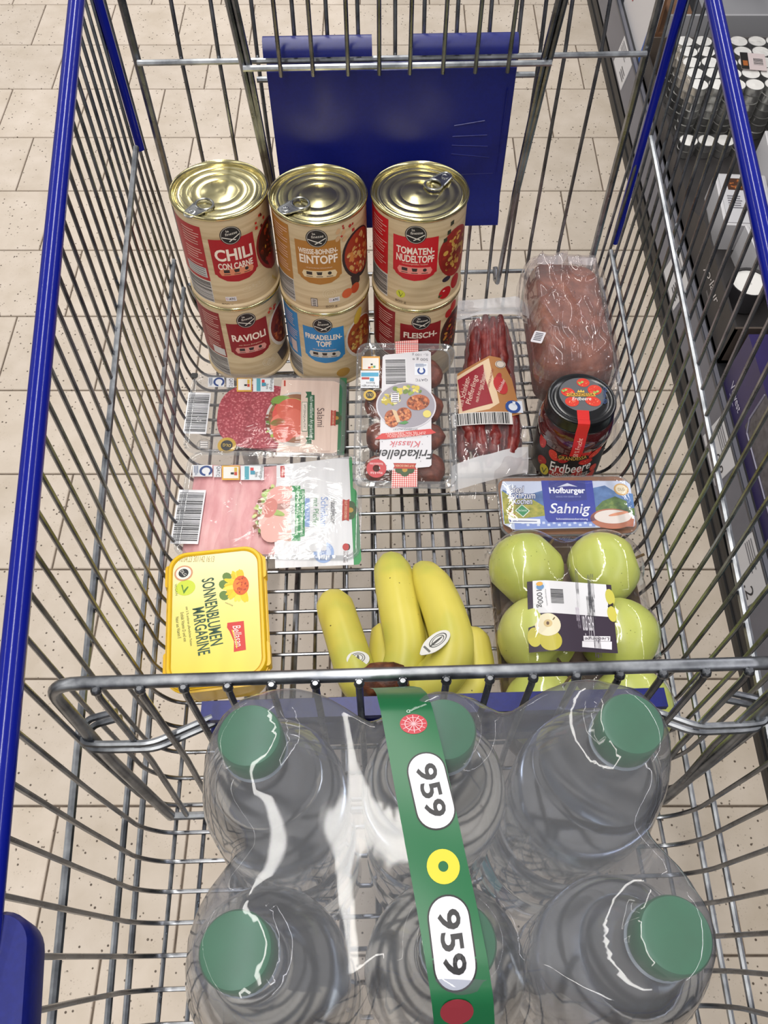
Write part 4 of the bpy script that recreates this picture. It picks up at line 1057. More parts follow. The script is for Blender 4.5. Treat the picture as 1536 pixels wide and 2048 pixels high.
p.rect((815, 390), (968, 530), '#dfe2e8', 3); p.ring((893, 480), 0.0026, 0.0046, '#24468c', 4, 22); p.rect((875, 440), (912, 470), '#dfe2e8', 5); p.lines((825, 395), (960, 432), 4, '#6a7a9a', 4)
p.tbox('QATC', (825, 568), (968, 600), '#3a3c4d', 3, 180)
p.ell((715, 885), 0.0330, 0.0285, '#96919a', 4, 44); p.ring((715, 885), 0.0318, 0.0334, '#c9c5cb', 4.5, 44, 0.86)
p.blobs((540, 810), 0.0100, 0.0075, 26, ['#cdbb4e', '#d9cb72', '#b3a13a', '#7f9040', '#e3d9a0'], 0.0024, 5, 3)
p.blobs((740, 705), 0.0150, 0.0048, 26, ['#cdbb4e', '#d9cb72', '#8fa04a', '#6b8238'], 0.0026, 5, 5)
for cx, cy, rx, ry in ((855, 850, 0.0128, 0.0095), (548, 1040, 0.0080, 0.0105), (690, 990, 0.0085, 0.0085)):
    p.ell((cx, cy), rx, ry, '#a4532e', 6, 26, rot=10); p.blobs((cx, cy), rx*0.85, ry*0.85, 60, ['#b86238', '#8a3f20', '#c97a48', '#6f3018', '#d08a5a'], 0.0016, 6.4, cx)
p.poly([(545, 930), (600, 950), (650, 1080), (610, 1090)], '#cdb08c', 7.2); p.ell((960, 985), 0.0046, 0.0046, '#d6c76a', 6, 18); p.poly([(625, 1100), (705, 1062), (745, 1085), (700, 1108)], '#4c8a4a', 7)
p.rect((540, 740), (632, 850), '#e3dfe2', 7.4); p.ring((585, 795), 0.0058, 0.0063, '#5a5560', 7.8, 20)
for i in range(4): p.rect((552, 755+24*i), (620, 766+24*i), '#6a6570', 7.8)
p.poly([(350, 1280), (430, 1215), (1000, 1160), (1065, 1205), (1010, 1222), (470, 1282)], '#c63a38', 7)
p.tbox('ZUM TEIL FEIN ZERKLEINERT', (475, 1195), (945, 1225), '#eccfca', 8, 180); p.tbox('AUS SCHWEINEFLEISCH', (500, 1228), (900, 1262), '#eccfca', 8, 180)
p.tbox('SPITZENQUALITÄT', (560, 1150), (850, 1178), '#77747c', 5, 180)
p.tbox('Klassik', (520, 1302), (885, 1372), '#c9606a', 4, 180, shear=0.3)
p.tbox('Frikadellen', (352, 1402), (1040, 1512), '#26252a', 4, 180, shear=0.3, bold=0.01)
q = p.P((700, 1600)); crest(p, q[0], q[1], 1.0, 180)
p.ring((368, 1622), 0.0040, 0.0108, '#b53238', 5, 26); p.tbox('Warm & kalt ein Genuss', (290, 1556), (446, 1586), '#ead2d0', 6, 180); p.tbox('Warm & Kalt', (296, 1662), (440, 1690), '#ead2d0', 6, 180)
p.rect((195, 310), (408, 470), '#d99a3a', 3); p.rect((205, 330), (395, 462), '#e4e0d8', 4); p.rect((300, 395), (325, 415), '#1f1f22', 5); p.rect((270, 432), (300, 455), '#c0432e', 5); p.rect((302, 425), (330, 450), '#d8b13a', 5); p.rect((332, 420), (356, 445), '#4a9a6a', 5)
p.rect((182, 475), (400, 680), '#dde0e4', 3); p.rect((190, 500), (392, 545), '#45a0c4', 4); p.rect((290, 562), (340, 602), '#3f96bd', 4); p.rect((195, 555), (285, 580), '#b5423a', 4)
p.tbox('form', (250, 608), (350, 636), '#26262c', 4, 180); p.tbox('Haltungs-', (186, 640), (388, 672), '#26262c', 4, 180)
p.ell((290, 762), 0.0070, 0.0066, '#c9a53a', 3, 26); p.ell((290, 762), 0.0044, 0.0042, '#1d1d1f', 4, 22); p.text('DLG', (290, 762), 0.0062, 0.0036, '#d9bb4f', 5, 180)
p.tbox('Druckkontrolle', (120, 1770), (280, 1805), '#8a8788', 3, 180)
p.build('printed_label', fr, flat(0.0013))

# ================================================================== sausage bag
SAUS = noise_mat('smoked_sausage', [(0.3, '#4f1516'), (0.5, '#732624'), (0.72, '#9a504a')], 90, 0.28, stretch=(1.5, 0.6, 1.5), bump=0.5, bscale=120, dist=0.002)
M = FR(0.1420, 0.6000, 0.0340, rz=-5.0, rx=6)
sb = thing('sausage_bag', 'clear bag of thin dark red smoked sausages with red paper sleeve, beside the meatball tray', 'sausage bag', M)
rnd = random.Random(11)
for i in range(9):
    lay = i % 2; q = i//2 if lay == 0 else i//2+0.5
    x0 = -0.031+0.0155*q; x1 = -0.021+0.0106*q
    lo = -0.098+rnd.uniform(-0.008, 0.010); b = MB()
    z = -0.007+0.0095*lay
    w_ = [rnd.uniform(-.004, .004) for _ in range(6)]
    P_ = spline([(x0*0.86, lo-0.006+0.012*lay, z-0.003), (x0+w_[0], lo+0.020, z+0.002), (x0*1.04+w_[1], lo+0.05, z+0.002), ((x0+x1)/2+w_[2]*0.7, 0.0, z+0.002), (x1+w_[3]*0.6, 0.05, z+0.003), (x1*0.86, 0.104+rnd.uniform(-.004, .008), z)], 9)
    n = len(P_); R_ = [(0.0080+0.0022*mnoise.noise((k*0.45, i*7.3, 0)))*min(1, 0.45+5.0*min(k, n-1-k)/n) for k in range(n)]
    b.tube(P_, R_, seg=12); b.build('sausage', sb, SAUS)
def bagz(x, y):
    hw = 0.050-0.012*max(0, min(1, (y+0.1)/0.22)); e = max(0.0, 1-(abs(x)/hw)**2.4); f = max(0.0, 1-(max(0, abs(y+0.004)-0.085)/0.05)**2)
    return 0.015*sqrt(e)*f+0.0018*mnoise.noise((x*55, y*35, 2))-0.004
def bagpt(x, y):
    k = 0.86-0.08*max(0, min(1, (y+0.12)/0.26))+0.04*max(0, (y-0.09)/0.05)
    return (x*k, y, bagz(x*k, y)-0.012*max(0, abs(y)-0.115)/0.03)
b = MB(); b.grid(-0.049, 0.049, 30, -0.142, 0.160, 60, bagpt); b.build('bag', sb, film_mat('sausage_bag_film', 0.06, '#f8f6f6', (34, 0.8), 0.05, 1.45, (1.0, 0.6, 1.0)))
b = MB(); b.grid(-0.047, 0.047, 16, -0.120, 0.118, 20, lambda x, y: (bagpt(x, y)[0], y, -0.0185)); b.build('bag_back', sb, CLEAR)
SEAL = film_mat('milky_seal', 0.62, '#f2eef0', (60, 0.4), 0.3, 1.3)
b = MB(); b.grid(-0.0495, 0.0495, 20, 0.106, 0.158, 10, lambda x, y: (bagpt(x, y)[0], y+0.12*x, bagpt(x, y)[2]+0.0012)); b.build('seal', sb, SEAL)
b = MB(); b.grid(-0.0500, 0.0500, 20, -0.126, -0.098, 8, lambda x, y: (bagpt(x, y)[0], y+0.30*x, bagpt(x, y)[2]+0.0012)); b.build('seal', sb, SEAL)
p = Print(crop(M, 0.0150, 880, 560, 4.876))
p.poly([(170, 900), (480, 740), (590, 760), (700, 960), (760, 1180), (800, 1290), (600, 1360), (190, 1395), (172, 1100)], '#a8713f', 1)
p.poly([(165, 930), (475, 765), (490, 830), (580, 1200), (480, 1262), (190, 1315)], '#d8bd9c', 2)
p.poly([(172, 965), (420, 825), (440, 960), (515, 1205), (220, 1275)], '#8e1626', 3)
for t_, c_, w_, h_, r_ in (('Mini Schinken-', (228, 1095), 0.047, 0.0072, 72), ('Pfefferlinge', (318, 1070), 0.042, 0.0080, 72), ('nach Art einer Minisalami', (395, 1040), 0.046, 0.0040, 72), ('geräuchert', (430, 1000), 0.022, 0.0036, 72)):
    p.text(t_, c_, w_, h_, '#e0c3b4', 4, r_+6, shear=0.2)
p.text('SPITZENQUALITÄT', (485, 985), 0.036, 0.0034, '#9a3a34', 4, 78)
p.ell((590, 1030), 0.0075, 0.0130, '#b32a2c', 3, 18, rot=20); p.text('Abbinder', (595, 1035), 0.020, 0.0042, '#e6cfc8', 4, 70); p.ell((570, 955), 0.0034, 0.0075, '#a5262a', 2.9, 14, rot=-15)
p.ell((588, 825), 0.0062, 0.0056, '#cfc4b8', 3, 18); p.ring((588, 825), 0.0046, 0.0052, '#5a4a48', 4, 18)
p.poly([(645, 1195), (800, 1170), (815, 1285), (670, 1300)], '#d3d8e2', 3); p.ring((712, 1235), 0.0052, 0.0088, '#24468c', 4, 20); p.poly([(705, 1185), (735, 1185), (735, 1215), (710, 1215)], '#d3d8e2', 5)
p.bars((415, 1350), 0.060, 0.0150, 3, 4, 21, 36, '#d8d4d2')
p.build('sleeve_print', sb, lambda x, y, l: (x, y, 0.0150-2.2*x*x+l*0.0003), 0.004)

# ================================================================== bread
CRUST = noise_mat('dark_bread_crust', [(0.28, '#4f2a1f'), (0.5, '#7d4735'), (0.72, '#a0654f')], 38, 0.7, bump=0.7, bscale=60, dist=0.004)
M = FR(0.2370, 0.6660, 0.0075, rz=-2.5) @ Matrix.Scale(0.86, 4, (1, 0, 0))
br = thing('bread_loaf', 'dark brown bread loaf in crinkled clear bag behind the jam jar', 'bread', M)
def lump(q, a=0.004, f=26, o=0.0):
    v = Vector(q); return (v.x+a*mnoise.noise(v*f+Vector((o, 0, 0))), v.y+a*mnoise.noise(v*f+Vector((0, 5+o, 0))), max(0.0005, v.z+a*mnoise.noise(v*f+Vector((0, 0, 9+o)))))
b = MB(); levels = []
for k in range(-9, 12):
    a_ = radians(k*8.0-3 if k < 11 else 84.5); s_ = cos(a_)**0.32; sg = 1 if a_ > 0 else -1
    z = 0.048+0.049*sg*abs(sin(a_))**0.85
    levels.append([lump((x, y, max(0.001, z)), 0.005, 22) for x, y in rrect(0.052*s_, 0.089*s_, 0.024*s_, 8)])
b.rings(levels); b.build('loaf', br, CRUST)
def bread_bag(x, y, z):
    v = Vector((x, y, z)); c = 0.0045*mnoise.noise(Vector((x*34, y*9, z*34)))+0.0035*mnoise.noise(Vector((x*70, y*22, z*60)))
    n = Vector((x/0.055, y/0.10, (z-0.05)/0.055)); n.normalize()
    return tuple(v+n*(0.0035+c))
BAG = film_mat('bread_bag_film', 0.06, '#f8f4f4', (30, 0.15), 0.05, 1.65, (1.0, 0.4, 1.0))
b = MB(); levels = []
for z, s_ in ((0.002, 0.9), (0.012, 0.98), (0.03, 1.0), (0.05, 1.0), (0.07, 1.0), (0.080, 0.985)):
    levels.append([bread_bag(x, y, z) for x, y in rrect(0.0545*s_, 0.093*(s_ if s_ < 0.9 else 0.5+0.5*s_), 0.022*max(0.25, s_), 10)])
b.rings(levels, None, False, False); b.build('bag', br, BAG)
# the slack top of the bag, creased towards the gathered near end
def crease(x, y):
    d = hypot(x, y+0.088); an = atan2(x, y+0.088)
    t_ = an*6.5+1.9*mnoise.noise((x*20, y*13, 4))
    r_ = 1-abs(sin(t_)); r2 = 1-abs(mnoise.noise((x*24+3, y*15, 2)))*2.2; r3 = 1-abs(mnoise.noise((x*50, y*30, 6)))*2.2
    return 0.0075*r_**9*min(1, d/0.03)*(1-0.3*min(1, d/0.19))+0.0065*max(0, r2)**9+0.0030*max(0, r3)**6
def slack(u, v):
    # a slack sheet: rounded in plan, draped over the loaf's shoulders
    x = u*0.055*(1-0.10*max(0, v)**6); y = 0.004+v*0.098*(1-0.10*abs(u)**5)
    e = max(abs(u), abs(v)); k = max(0.0, (e-0.70)/0.30)
    return (x, y, 0.0985+crease(x, y)*(1-0.5*k)-0.034*k*k+0.016*max(0, v-0.55)*(1-u*u)*(1-k*0.5))
b = MB(); b.grid(-1, 1, 110, -1, 1, 150, slack); b.build('bag_top', br, BAG)
b = MB(); b.grid(-0.97, 0.97, 24, 0.62, 0.995, 14, lambda u, v: (slack(u, v)[0], slack(u, v)[1], slack(u, v)[2]-0.0025)); b.build('bag_end', br, film_mat('milky_bag_end', 0.34, '#f4eeee', (40, 0.4), 0.1, 1.4))
b = MB()
def tail(u, v):
    return (0.046+0.010*u, -0.085-0.075*v+0.02*u, 0.055-0.035*v+0.030*u*(1-v)+0.006*mnoise.noise((u*5, v*5, 3)))
b.grid(0, 1, 16, 0, 1, 18, tail); b.build('bag_tail', br, FILM2)
b = MB()
b.grid(0, 1, 10, 0, 1, 18, lambda u, v: (0.044+0.012*u, -0.095-0.085*v, 0.07-0.06*v*v+0.006*mnoise.noise((u*6, v*6, 7)))); b.build('bag_tail', br, FILM2)
b = MB(); b.rr([(0, 0.0075, 0.0095, 0.002), (0.0004, 0.0075, 0.0095, 0.002)]); st = b.build('sticker', br, ink('#cfcbd0'), M=Matrix.Translation((*on_plane(M, 0.097, 1076, 677), 0.099)) @ Matrix.Rotation(radians(-25), 4, 'Z') @ Matrix.Rotation(radians(-12), 4, 'Y'))
p = Print(); 
for i in range(5): p.rect((-0.005, -0.006+0.0028*i), (0.005, -0.0046+0.0028*i), '#5b5a63', 1)
p.build('sticker_print', st, flat(0.0005))

# ================================================================== jam jar
M = FR(0.2225, 0.5150, 0.0024)
jar = thing('jam_jar', 'strawberry jam jar with black lid and red seal strip, in front of the bread', 'jam jar', M)
b = MB(); b.lathe([(0.033, 0.0), (0.0365, 0.002), (0.0385, 0.006), (0.0385, 0.060), (0.0395, 0.064), (0.0400, 0.070), (0.0395, 0.078), (0.0370, 0.086), (0.0345, 0.089), (0.0345, 0.0905)], None, 56, True, True)
GLASS_JAM = noise_mat('strawberry_jam', [(0.3, '#2a0607'), (0.6, '#4a0a0c'), (0.8, '#6d1414')], 70, 0.12, spec=0.7, **{'Coat Weight': 0.8, 'Coat Roughness': 0.04})
b.build('glass', jar, GLASS_JAM)
BLACK = pm('black_lid_lacquer', '#0d0d0f', 0.22, spec=0.6)
b = MB(); pr = [(0.0352, 0.0885), (0.0368, 0.0890), (0.0370, 0.0905), (0.0362, 0.0915), (0.0364, 0.1025), (0.0352, 0.1048), (0.0330, 0.1056), (0.0305, 0.1050), (0.0285, 0.1040), (0.0265, 0.1046), (0.0250, 0.1046), (0.0004, 0.1046)]
b.lathe(pr, None, 64, False, True); b.build('lid', jar, BLACK)
p = Print(crop(M, 0.1048, 1040, 730, 5.486))
p.ell((680, 325), 0.0238, 0.0238, '#55565a', 1, 44)
def berry(c, rx, ry, ro, sd):
    p.ell(c, rx, ry, '#c8321f', 2+0.1*sd, 22, rot=ro); p.blobs(c, rx*0.75, ry*0.75, 14, ['#dd6a4a', '#b3261a', '#e08a62'], 0.0007, 2.3+0.1*sd, sd)
for c, rx, ry, ro, sd in (((692, 195), 0.0068, 0.0062, 0, 1), ((525, 300), 0.0072, 0.0062, -20, 2), ((818, 275), 0.0075, 0.0070, 20, 3), ((570, 405), 0.0072, 0.0066, 0, 4), ((800, 400), 0.0082, 0.0066, -25, 5)): berry(c, rx, ry, ro, sd)
for c in ((665, 192), (487, 278), (835, 295)): p.blobs(c, 0.0022, 0.0018, 7, ['#7da048', '#5c8232', '#98b862'], 0.0013, 3.4, 5)
p.poly([(505, 312), (832, 312), (820, 328), (832, 348), (505, 348), (520, 330)], '#c79a3a', 4); p.tbox('GRANDESSA', (530, 315), (812, 343), '#2a1d10', 5)
p.tbox('Erdbeere', (570, 355), (780, 392), '#e8e4de', 4, shear=0.3)
p.poly([(625, 305), (640, 275), (655, 295), (668, 272), (682, 295), (698, 278), (708, 305)], '#d0aa4a', 4)
p.tbox('Erdbeere 450g', (895, 250), (955, 430), '#2d4a7c', 4, -100)
p.build('lid_print', jar, flat(0.1047))
p = Print(lambda x, y: on_cyl(M, 0.0386, 1040+x/5.486, 730+y/5.486))
LBL = '#1b1718'
for a in range(0, 1): p.poly([(-0.078, 0.056), (0.078, 0.056), (0.078, 0.006), (-0.078, 0.006)], LBL, 1, mapped=False)
for i, (c, rx, ry) in enumerate((((250, 830), 0.006, 0.010), ((370, 990), 0.006, 0.008), ((470, 1030), 0.008, 0.006), ((740, 950), 0.009, 0.006), ((830, 960), 0.005, 0.009), ((240, 1040), 0.006, 0.008), ((720, 1060), 0.008, 0.005), ((800, 1120), 0.005, 0.007), ((400, 1180), 0.012, 0.007), ((620, 1200), 0.014, 0.006), ((760, 1210), 0.007, 0.008))):
    p.ell(c, rx, ry, ['#b3201d', '#c4301f', '#9e1a1a'][i % 3], 2+0.02*i, 18, rot=30*i); p.blobs(c, rx*0.7, ry*0.7, 8, ['#d8603f', '#e08f66'], 0.0006, 2.5, i)
p.tbox('GRANDESSA', (425, 985), (730, 1022), '#cfa548', 4); p.poly([(405, 972), (745, 985), (735, 1030), (415, 1022)], '#2a1a12', 3)
p.tbox('Erdbeere', (325, 1040), (770, 1130), '#e6e1da', 4, shear=0.25, bold=0.01); p.tbox('Konfitüre Extra', (350, 1145), (735, 1190), '#e6e1da', 4, shear=0.25)
p.poly([(545, 1213), (745, 1185), (748, 1178), (752, 1188), (560, 1222)], '#e6e1da', 4)
p.ell((265, 1140), 0.0058, 0.0085, '#c9b829', 4, 20); p.poly([(240, 1120), (252, 1120), (262, 1160), (290, 1125), (296, 1130), (262, 1180)], '#3c4a20', 5)
p.poly([(320, 1190), (480, 1235), (470, 1262), (315, 1255)], '#d8d4ce', 4); p.poly([(330, 1205), (380, 1225), (370, 1255), (325, 1245)], '#2f7a4a', 5)
p.build('jar_label', jar, onto_cyl(0.0386), 0.003)
# red seal strip over lid and shoulder
b = MB(); a = radians(-86); rs = []
dirn = Vector(on_plane(M, 0.105, 1040+690/5.486, 730+500/5.486)); ang = atan2(dirn.y, dirn.x); ct, sn = cos(ang), sin(ang)
prof = [(0.017, 0.1052), (0.026, 0.1052), (0.0285, 0.1047), (0.0305, 0.1056), (0.0330, 0.1062), (0.0356, 0.1053), (0.0370, 0.1026), (0.0369, 0.0920), (0.0376, 0.0900), (0.0380, 0.0865), (0.0402, 0.0785), (0.0407, 0.0700), (0.0396, 0.0600), (0.0392, 0.0560)]
b2 = MB()
for r, z in prof: rs.append([(r*ct+w_*-sn, r*sn+w_*ct, z) for w_ in (-0.0062, 0.0062)])
b2.rings(rs, None, False, False, closed=False)
seal = b2.build('seal_strip', jar, ink('#c4201c', 0.35))
p = Print(); p.text('50 % Frucht', (0.0, 0.0), 0.0260, 0.0052, '#f0c9b8', 1, 0, shear=0.15)
def on_strip(x, y, l):
    s_ = 0.056+(x+0.013)/0.026*0.030
    for (r0, z0), (r1, z1) in zip(prof[:-1], prof[1:]):
        if z1 <= s_ <= z0: break
    k = (s_-z1)/(z0-z1) if z0 != z1 else 0; r = r1+(r0-r1)*k+0.0005
    return (r*ct-(-y)*sn*1.0, r*sn+(-y)*ct, s_)
p.build('seal_print', seal, on_strip, 0.003)

# ================================================================== cream cheese pack
M = FR(0.2040, 0.4250, 0.0030, rz=-0.6)
cr = thing('cream_cheese_pack', 'clear lidded cream cheese tub with blue alpine print lying against the apples', 'cheese pack', M)
b = MB(); b.rr([(0.0, 0.048, 0.026, 0.008), (0.003, 0.051, 0.029, 0.010), (0.036, 0.0635, 0.0335, 0.011), (0.038, 0.0690, 0.0360, 0.012), (0.0395, 0.0690, 0.0360, 0.012)], n=8); b.build('tub', cr, pm('cream_tub_brown', '#8a5f45', 0.4))
b = MB(); b.rr([(0.036, 0.0705, 0.0372, 0.013), (0.0385, 0.0705, 0.0372, 0.013), (0.0400, 0.0680, 0.0350, 0.012), (0.0440, 0.0675, 0.0345, 0.011), (0.0448, 0.0655, 0.0325, 0.010), (0.0450, 0.03, 0.015, 0.006)], n=8, cap0=False); b.build('lid', cr, film_mat('cream_lid_clear', 0.04, '#fafafa', (40, 0.15), 0.05, 1.4))
b = MB(); b.tube([(x, y, 0.0385) for x, y in rrect(0.0703, 0.0370, 0.013, 6)+rrect(0.0703, 0.0370, 0.013, 6)[:1]], 0.0012, seg=6, caps=False); b.build('lid_rim', cr, CLEAR)
p = Print(crop(M, 0.0440, 980, 940, 4.8))
p.poly([(120, 110), (1300, 105), (1345, 140), (1392, 480), (1380, 545), (230, 575), (130, 520), (100, 190)], '#bfc8de', 1)
MTN = noise_mat('alpine_print_hills', [(0.3, '#3a5a8c'), (0.6, '#5a7db0'), (0.8, '#7d9cc8')], 70, 0.35)
MEA = noise_mat('alpine_print_meadow', [(0.3, '#6d7a2c'), (0.5, '#9a9a3c'), (0.7, '#b8aa4a')], 160, 0.35)
p.poly([(120, 190), (300, 260), (500, 200), (540, 300), (540, 470), (130, 490)], MTN, 1.5); p.poly([(110, 200), (220, 270), (400, 280), (520, 350), (545, 470), (490, 490), (140, 520)], MEA, 2)
p.poly([(960, 180), (1100, 150), (1200, 210), (1370, 230), (1385, 380), (1000, 390)], MTN, 1.5); p.poly([(1000, 380), (1080, 300), (1200, 255), (1310, 300), (1320, 360), (1385, 370), (1390, 440), (1010, 420)], noise_mat('alpine_print_trees', [(0.3, '#2f4a30'), (0.6, '#5d7a3c'), (0.8, '#94a24e')], 120, 0.35), 2)
for i in range(16): r = random.Random(i); p.ell((175+70*r.random(), 330+130*r.random()), 0.0007, 0.0007, '#a8322a', 3, 8)
p.poly([(230, 480), (540, 440), (1010, 480), (1010, 545), (240, 570)], '#7d92cf', 2.4)
for i in range(14): p.poly([(300+50*i, 500+20*(i % 2)), (325+50*i, 498+20*(i % 2)), (330+50*i, 520+20*(i % 2)), (302+50*i, 522+20*(i % 2))], '#c9d3ea', 2.8)
p.poly([(490, 105), (980, 105), (1025, 485), (960, 500), (560, 505), (530, 470)], '#25349b', 3); p.poly([(560, 110), (910, 108), (930, 290), (740, 310), (575, 285)], '#1f2c84', 3.4)
p.poly([(640, 170), (740, 130), (840, 165), (760, 158), (700, 162)], '#c9cfe2', 4)
p.tbox('Hofburger', (568, 172), (912, 245), '#e6e9f3', 4.5, bold=0.03); p.tbox('GENUSS VON SEINER NATUR', (630, 253), (872, 268), '#8f9bd0', 4.5)
p.tbox('Sahnig', (568, 325), (965, 450), '#eceef6', 5, shear=0.3, bold=0.01); p.tbox('Schmelzkäsezubereitung', (635, 465), (937, 490), '#d5daee', 5)
for t_, a_, b_ in (('Ideal', (190, 160), (325, 222)), ('auch zum', (178, 215), (432, 280)), ('Kochen', (218, 275), (402, 330))):
    p.tbox(t_, (a_[0]-5, a_[1]-5), (b_[0]+5, b_[1]+5), '#20347a', 3.6, shear=0.25, bold=0.06); p.tbox(t_, a_, b_, '#f0f0ee', 4.2, shear=0.25)
p.poly([(305, 332), (382, 395), (318, 458), (240, 392)], '#dfe5dc', 3); p.poly([(305, 340), (372, 395), (316, 448), (250, 392)], '#2f8a55', 3.6); p.tbox('Ohne Gentechnik', (268, 380), (352, 402), '#d5e8da', 4.2)
p.poly([(172, 462), (480, 475), (484, 520), (185, 512)], '#e3e6ee', 3.4); p.poly([(215, 490), (450, 494), (450, 500), (215, 498)], '#20347a', 4); p.poly([(180, 480), (212, 478), (198, 506)], '#20347a', 4)
p.ell((1172, 470), 0.0225, 0.0125, '#b06a4e', 3, 30); p.ell((1176, 452), 0.0190, 0.0085, '#dcd2cc', 4, 30); p.poly([(1015, 490), (1380, 470), (1375, 545), (1060, 556)], '#a86248', 2.9); p.ell((1230, 425), 0.011, 0.0018, '#c98a6e', 4.6, 16, rot=12)
p.ell((1258, 190), 0.0078, 0.0078, '#c9a060', 3, 26); p.ell((1258, 190), 0.0060, 0.0060, '#dccfb4', 4, 26); p.text('DLG', (1258, 190), 0.0070, 0.0036, '#8a7a5c', 5)
p.build('lid_print', cr, flat(0.0441))
p = Print(); p.rect((-0.054, -0.006), (0.054, 0.006), '#25349b', 1); p.rect((-0.054, -0.006), (-0.03, 0.006), MEA, 1.5); p.rect((0.028, -0.006), (0.054, 0.006), '#a86248', 1.5); p.text('Sahnig', (-0.004, 0.0), 0.026, 0.0075, '#eceef6', 2, shear=0.3)
p.build('side_print', cr, lambda x, y, l: (x, -0.0290-0.0045*(0.023+y)/0.033-0.0006-l*0.0002, 0.026+y))

# ================================================================== apples
APPLE = pm('green_apple_skin', '#a9b03c', 0.3, spec=0.45); _t = NT(APPLE); _v = _t.coord()
_c = _t.ramp(_t.noise(_v, 9, 4), [(0.3, '#aeb955'), (0.5, '#c2c765'), (0.72, '#d0d07e')])
_d = _t.ramp(_t.voro(_v, 210), [(0.0, '#ffffff'), (0.07, '#ffffff'), (0.13, '#000000')])
_g = _t.ramp(_t.noise(_v, 45, 2), [(0.5, '#000000'), (0.6, '#ffffff')])
_t.color(_t.mix(_c, '#5d6424', _t.mix(_d, _g, 1.0, 'MULTIPLY'))); _t.bump(_t.noise(_v, 30, 2), 0.05, 0.002)
CARD = noise_mat('grey_brown_card', [(0.3, '#6d5747'), (0.7, '#86705e')], 50, 0.8)
M = FR(0.1895, 0.2735, 0.0028, rz=-1.0)
ap = thing('apple_pack', 'film-wrapped tray of six green apples with dark purple label, beside the bananas', 'apple pack', M)
b = MB(); b.rr([(0.0, 0.061, 0.101, 0.014), (0.002, 0.063, 0.103, 0.015), (0.024, 0.0735, 0.1095, 0.018), (0.025, 0.0725, 0.1085, 0.017), (0.005, 0.062, 0.101, 0.014), (0.0045, 0.03, 0.05, 0.01)], n=6); b.build('tray', ap, CARD)
apples = []
for iy, y in enumerate((0.0735, 0.0005, -0.0705)):
    for ix, x in enumerate((-0.0385, 0.0375)):
        r = random.Random(iy*2+ix); R_ = 0.0372*r.uniform(0.985, 1.02); c = (x+(0.002 if iy == 1 else 0), y, 0.0415)
        apples.append((c, R_)); b = MB(); prof = []
        for k in range(15):
            a = pi*k/14
            rr_ = sin(a)*(1.0-0.10*max(0, -cos(a)))+0.012*sin(a)
            zz = -cos(a)*0.98-0.16*max(0, 1-(rr_/0.42)**2)*(1 if cos(a) < 0 else -0.7)
            prof.append((max(0.0006, rr_*R_), zz*R_))
        b.lathe(prof, None, 28)
        o = b.build('apple', ap, APPLE, M=Matrix.Translation(c) @ Matrix.Rotation(radians(r.uniform(30, 75)), 4, Vector((cos(r.uniform(0, 6)), sin(r.uniform(0, 6)), 0)).normalized()) @ Matrix.Rotation(r.uniform(0, 6), 4, 'Z'))
        b = MB(); b.tube([(0, 0, 0.026), (0.001, 0, 0.034), (0.003, 0.001, 0.041)], 0.0014, seg=6); b.build('stem', o, pm('apple_stem', '#5b4526', 0.7))
def apple_film(x, y):
    s_ = 0.0
    for (cx, cy, cz), R_ in apples:
        d2 = ((x-cx)**2+(y-cy)**2)/(R_*1.04)**2
        h = cz+R_*1.03*sqrt(1-d2) if d2 < 1 else 0.0
        s_ += math.exp(h*150)
    # film spans the hollows like a drum skin
    span = 0.066-0.9*max(0, abs(x)-0.052)-0.9*max(0, abs(y)-0.088)
    s_ += math.exp(max(0, span)*150)
    e = max(abs(x)/0.0765, abs(y)/0.1115)
    z = math.log(s_)/150+0.0010*mnoise.noise((x*50, y*50, 3))
    return z if e < 0.97 else z*(1-(e-0.97)/0.03)+0.024*(e-0.97)/0.03
b = MB(); b.grid(-0.0765, 0.0765, 56, -0.1115, 0.1115, 80, apple_film); b.build('film', ap, film_mat('apple_film', 0.015, '#fdfdfd', (40, 0.12), 0.04, 1.4))
M2 = M @ Matrix.Translation((0, 0, 0)); zl = 0.0805
p = Print(crop(M, zl, 960, 1060, 4.042))
p.poly([(385, 400), (1060, 445), (1072, 590), (1115, 998), (405, 968), (392, 600)], '#2b1a30', 1)
p.poly([(428, 400), (1018, 442), (1045, 705), (436, 660)], '#dcdbdd', 2)
p.ell((1050, 545), 0.0042, 0.0085, '#c3bb4a', 2.6, 20); p.poly([(1030, 615), (1075, 590), (1078, 605), (1035, 630)], '#1a1218', 2.8); p.ell((1066, 680), 0.0042, 0.0080, '#c9c050', 2.6, 20)
p.tbox('Golden Delicious', (748, 640), (1042, 690), '#2c2b30', 3, 180-4)
for i, (t_, x0, x1) in enumerate((('Tafelapfel, L 9502', 790, 1040), ('Ursprung: Österreich', 740, 1036), ('Klasse 2 Kal. 70-80', 745, 1032), ('GLN 9004131000002', 748, 1030), ('GGN 4049928238924', 740, 1028), ('2023-011 1 2297', 790, 1025), ('Abgepackt von Fritz Oswald GmbH', 540, 1022))):
    y1 = 636-32*i+ (-0.068*(0)); p.tbox(t_, (x0, y1-24-0.05*(1040-x0)*0.5), (x1, y1-4-0.05*(1040-x0)*0.5), '#4a4950', 3, 180-4)
p.bars((622, 535), 0.0150, 0.0115, 3, 86, 31, 26, None)
p.tbox('1000g', (452, 480), (508, 618), '#25242a', 3, 90-180)
p.tbox('Nettogewicht', (528, 480), (542, 612), '#77767c', 3, 90-180)
p.ell((487, 445), 0.0046, 0.0046, '#c8d3de', 3, 20); p.ell((487, 455), 0.0034, 0.0030, '#5b86b0', 3.5, 18); p.ell((482, 432), 0.0030, 0.0022, '#d9a03c', 4, 16)
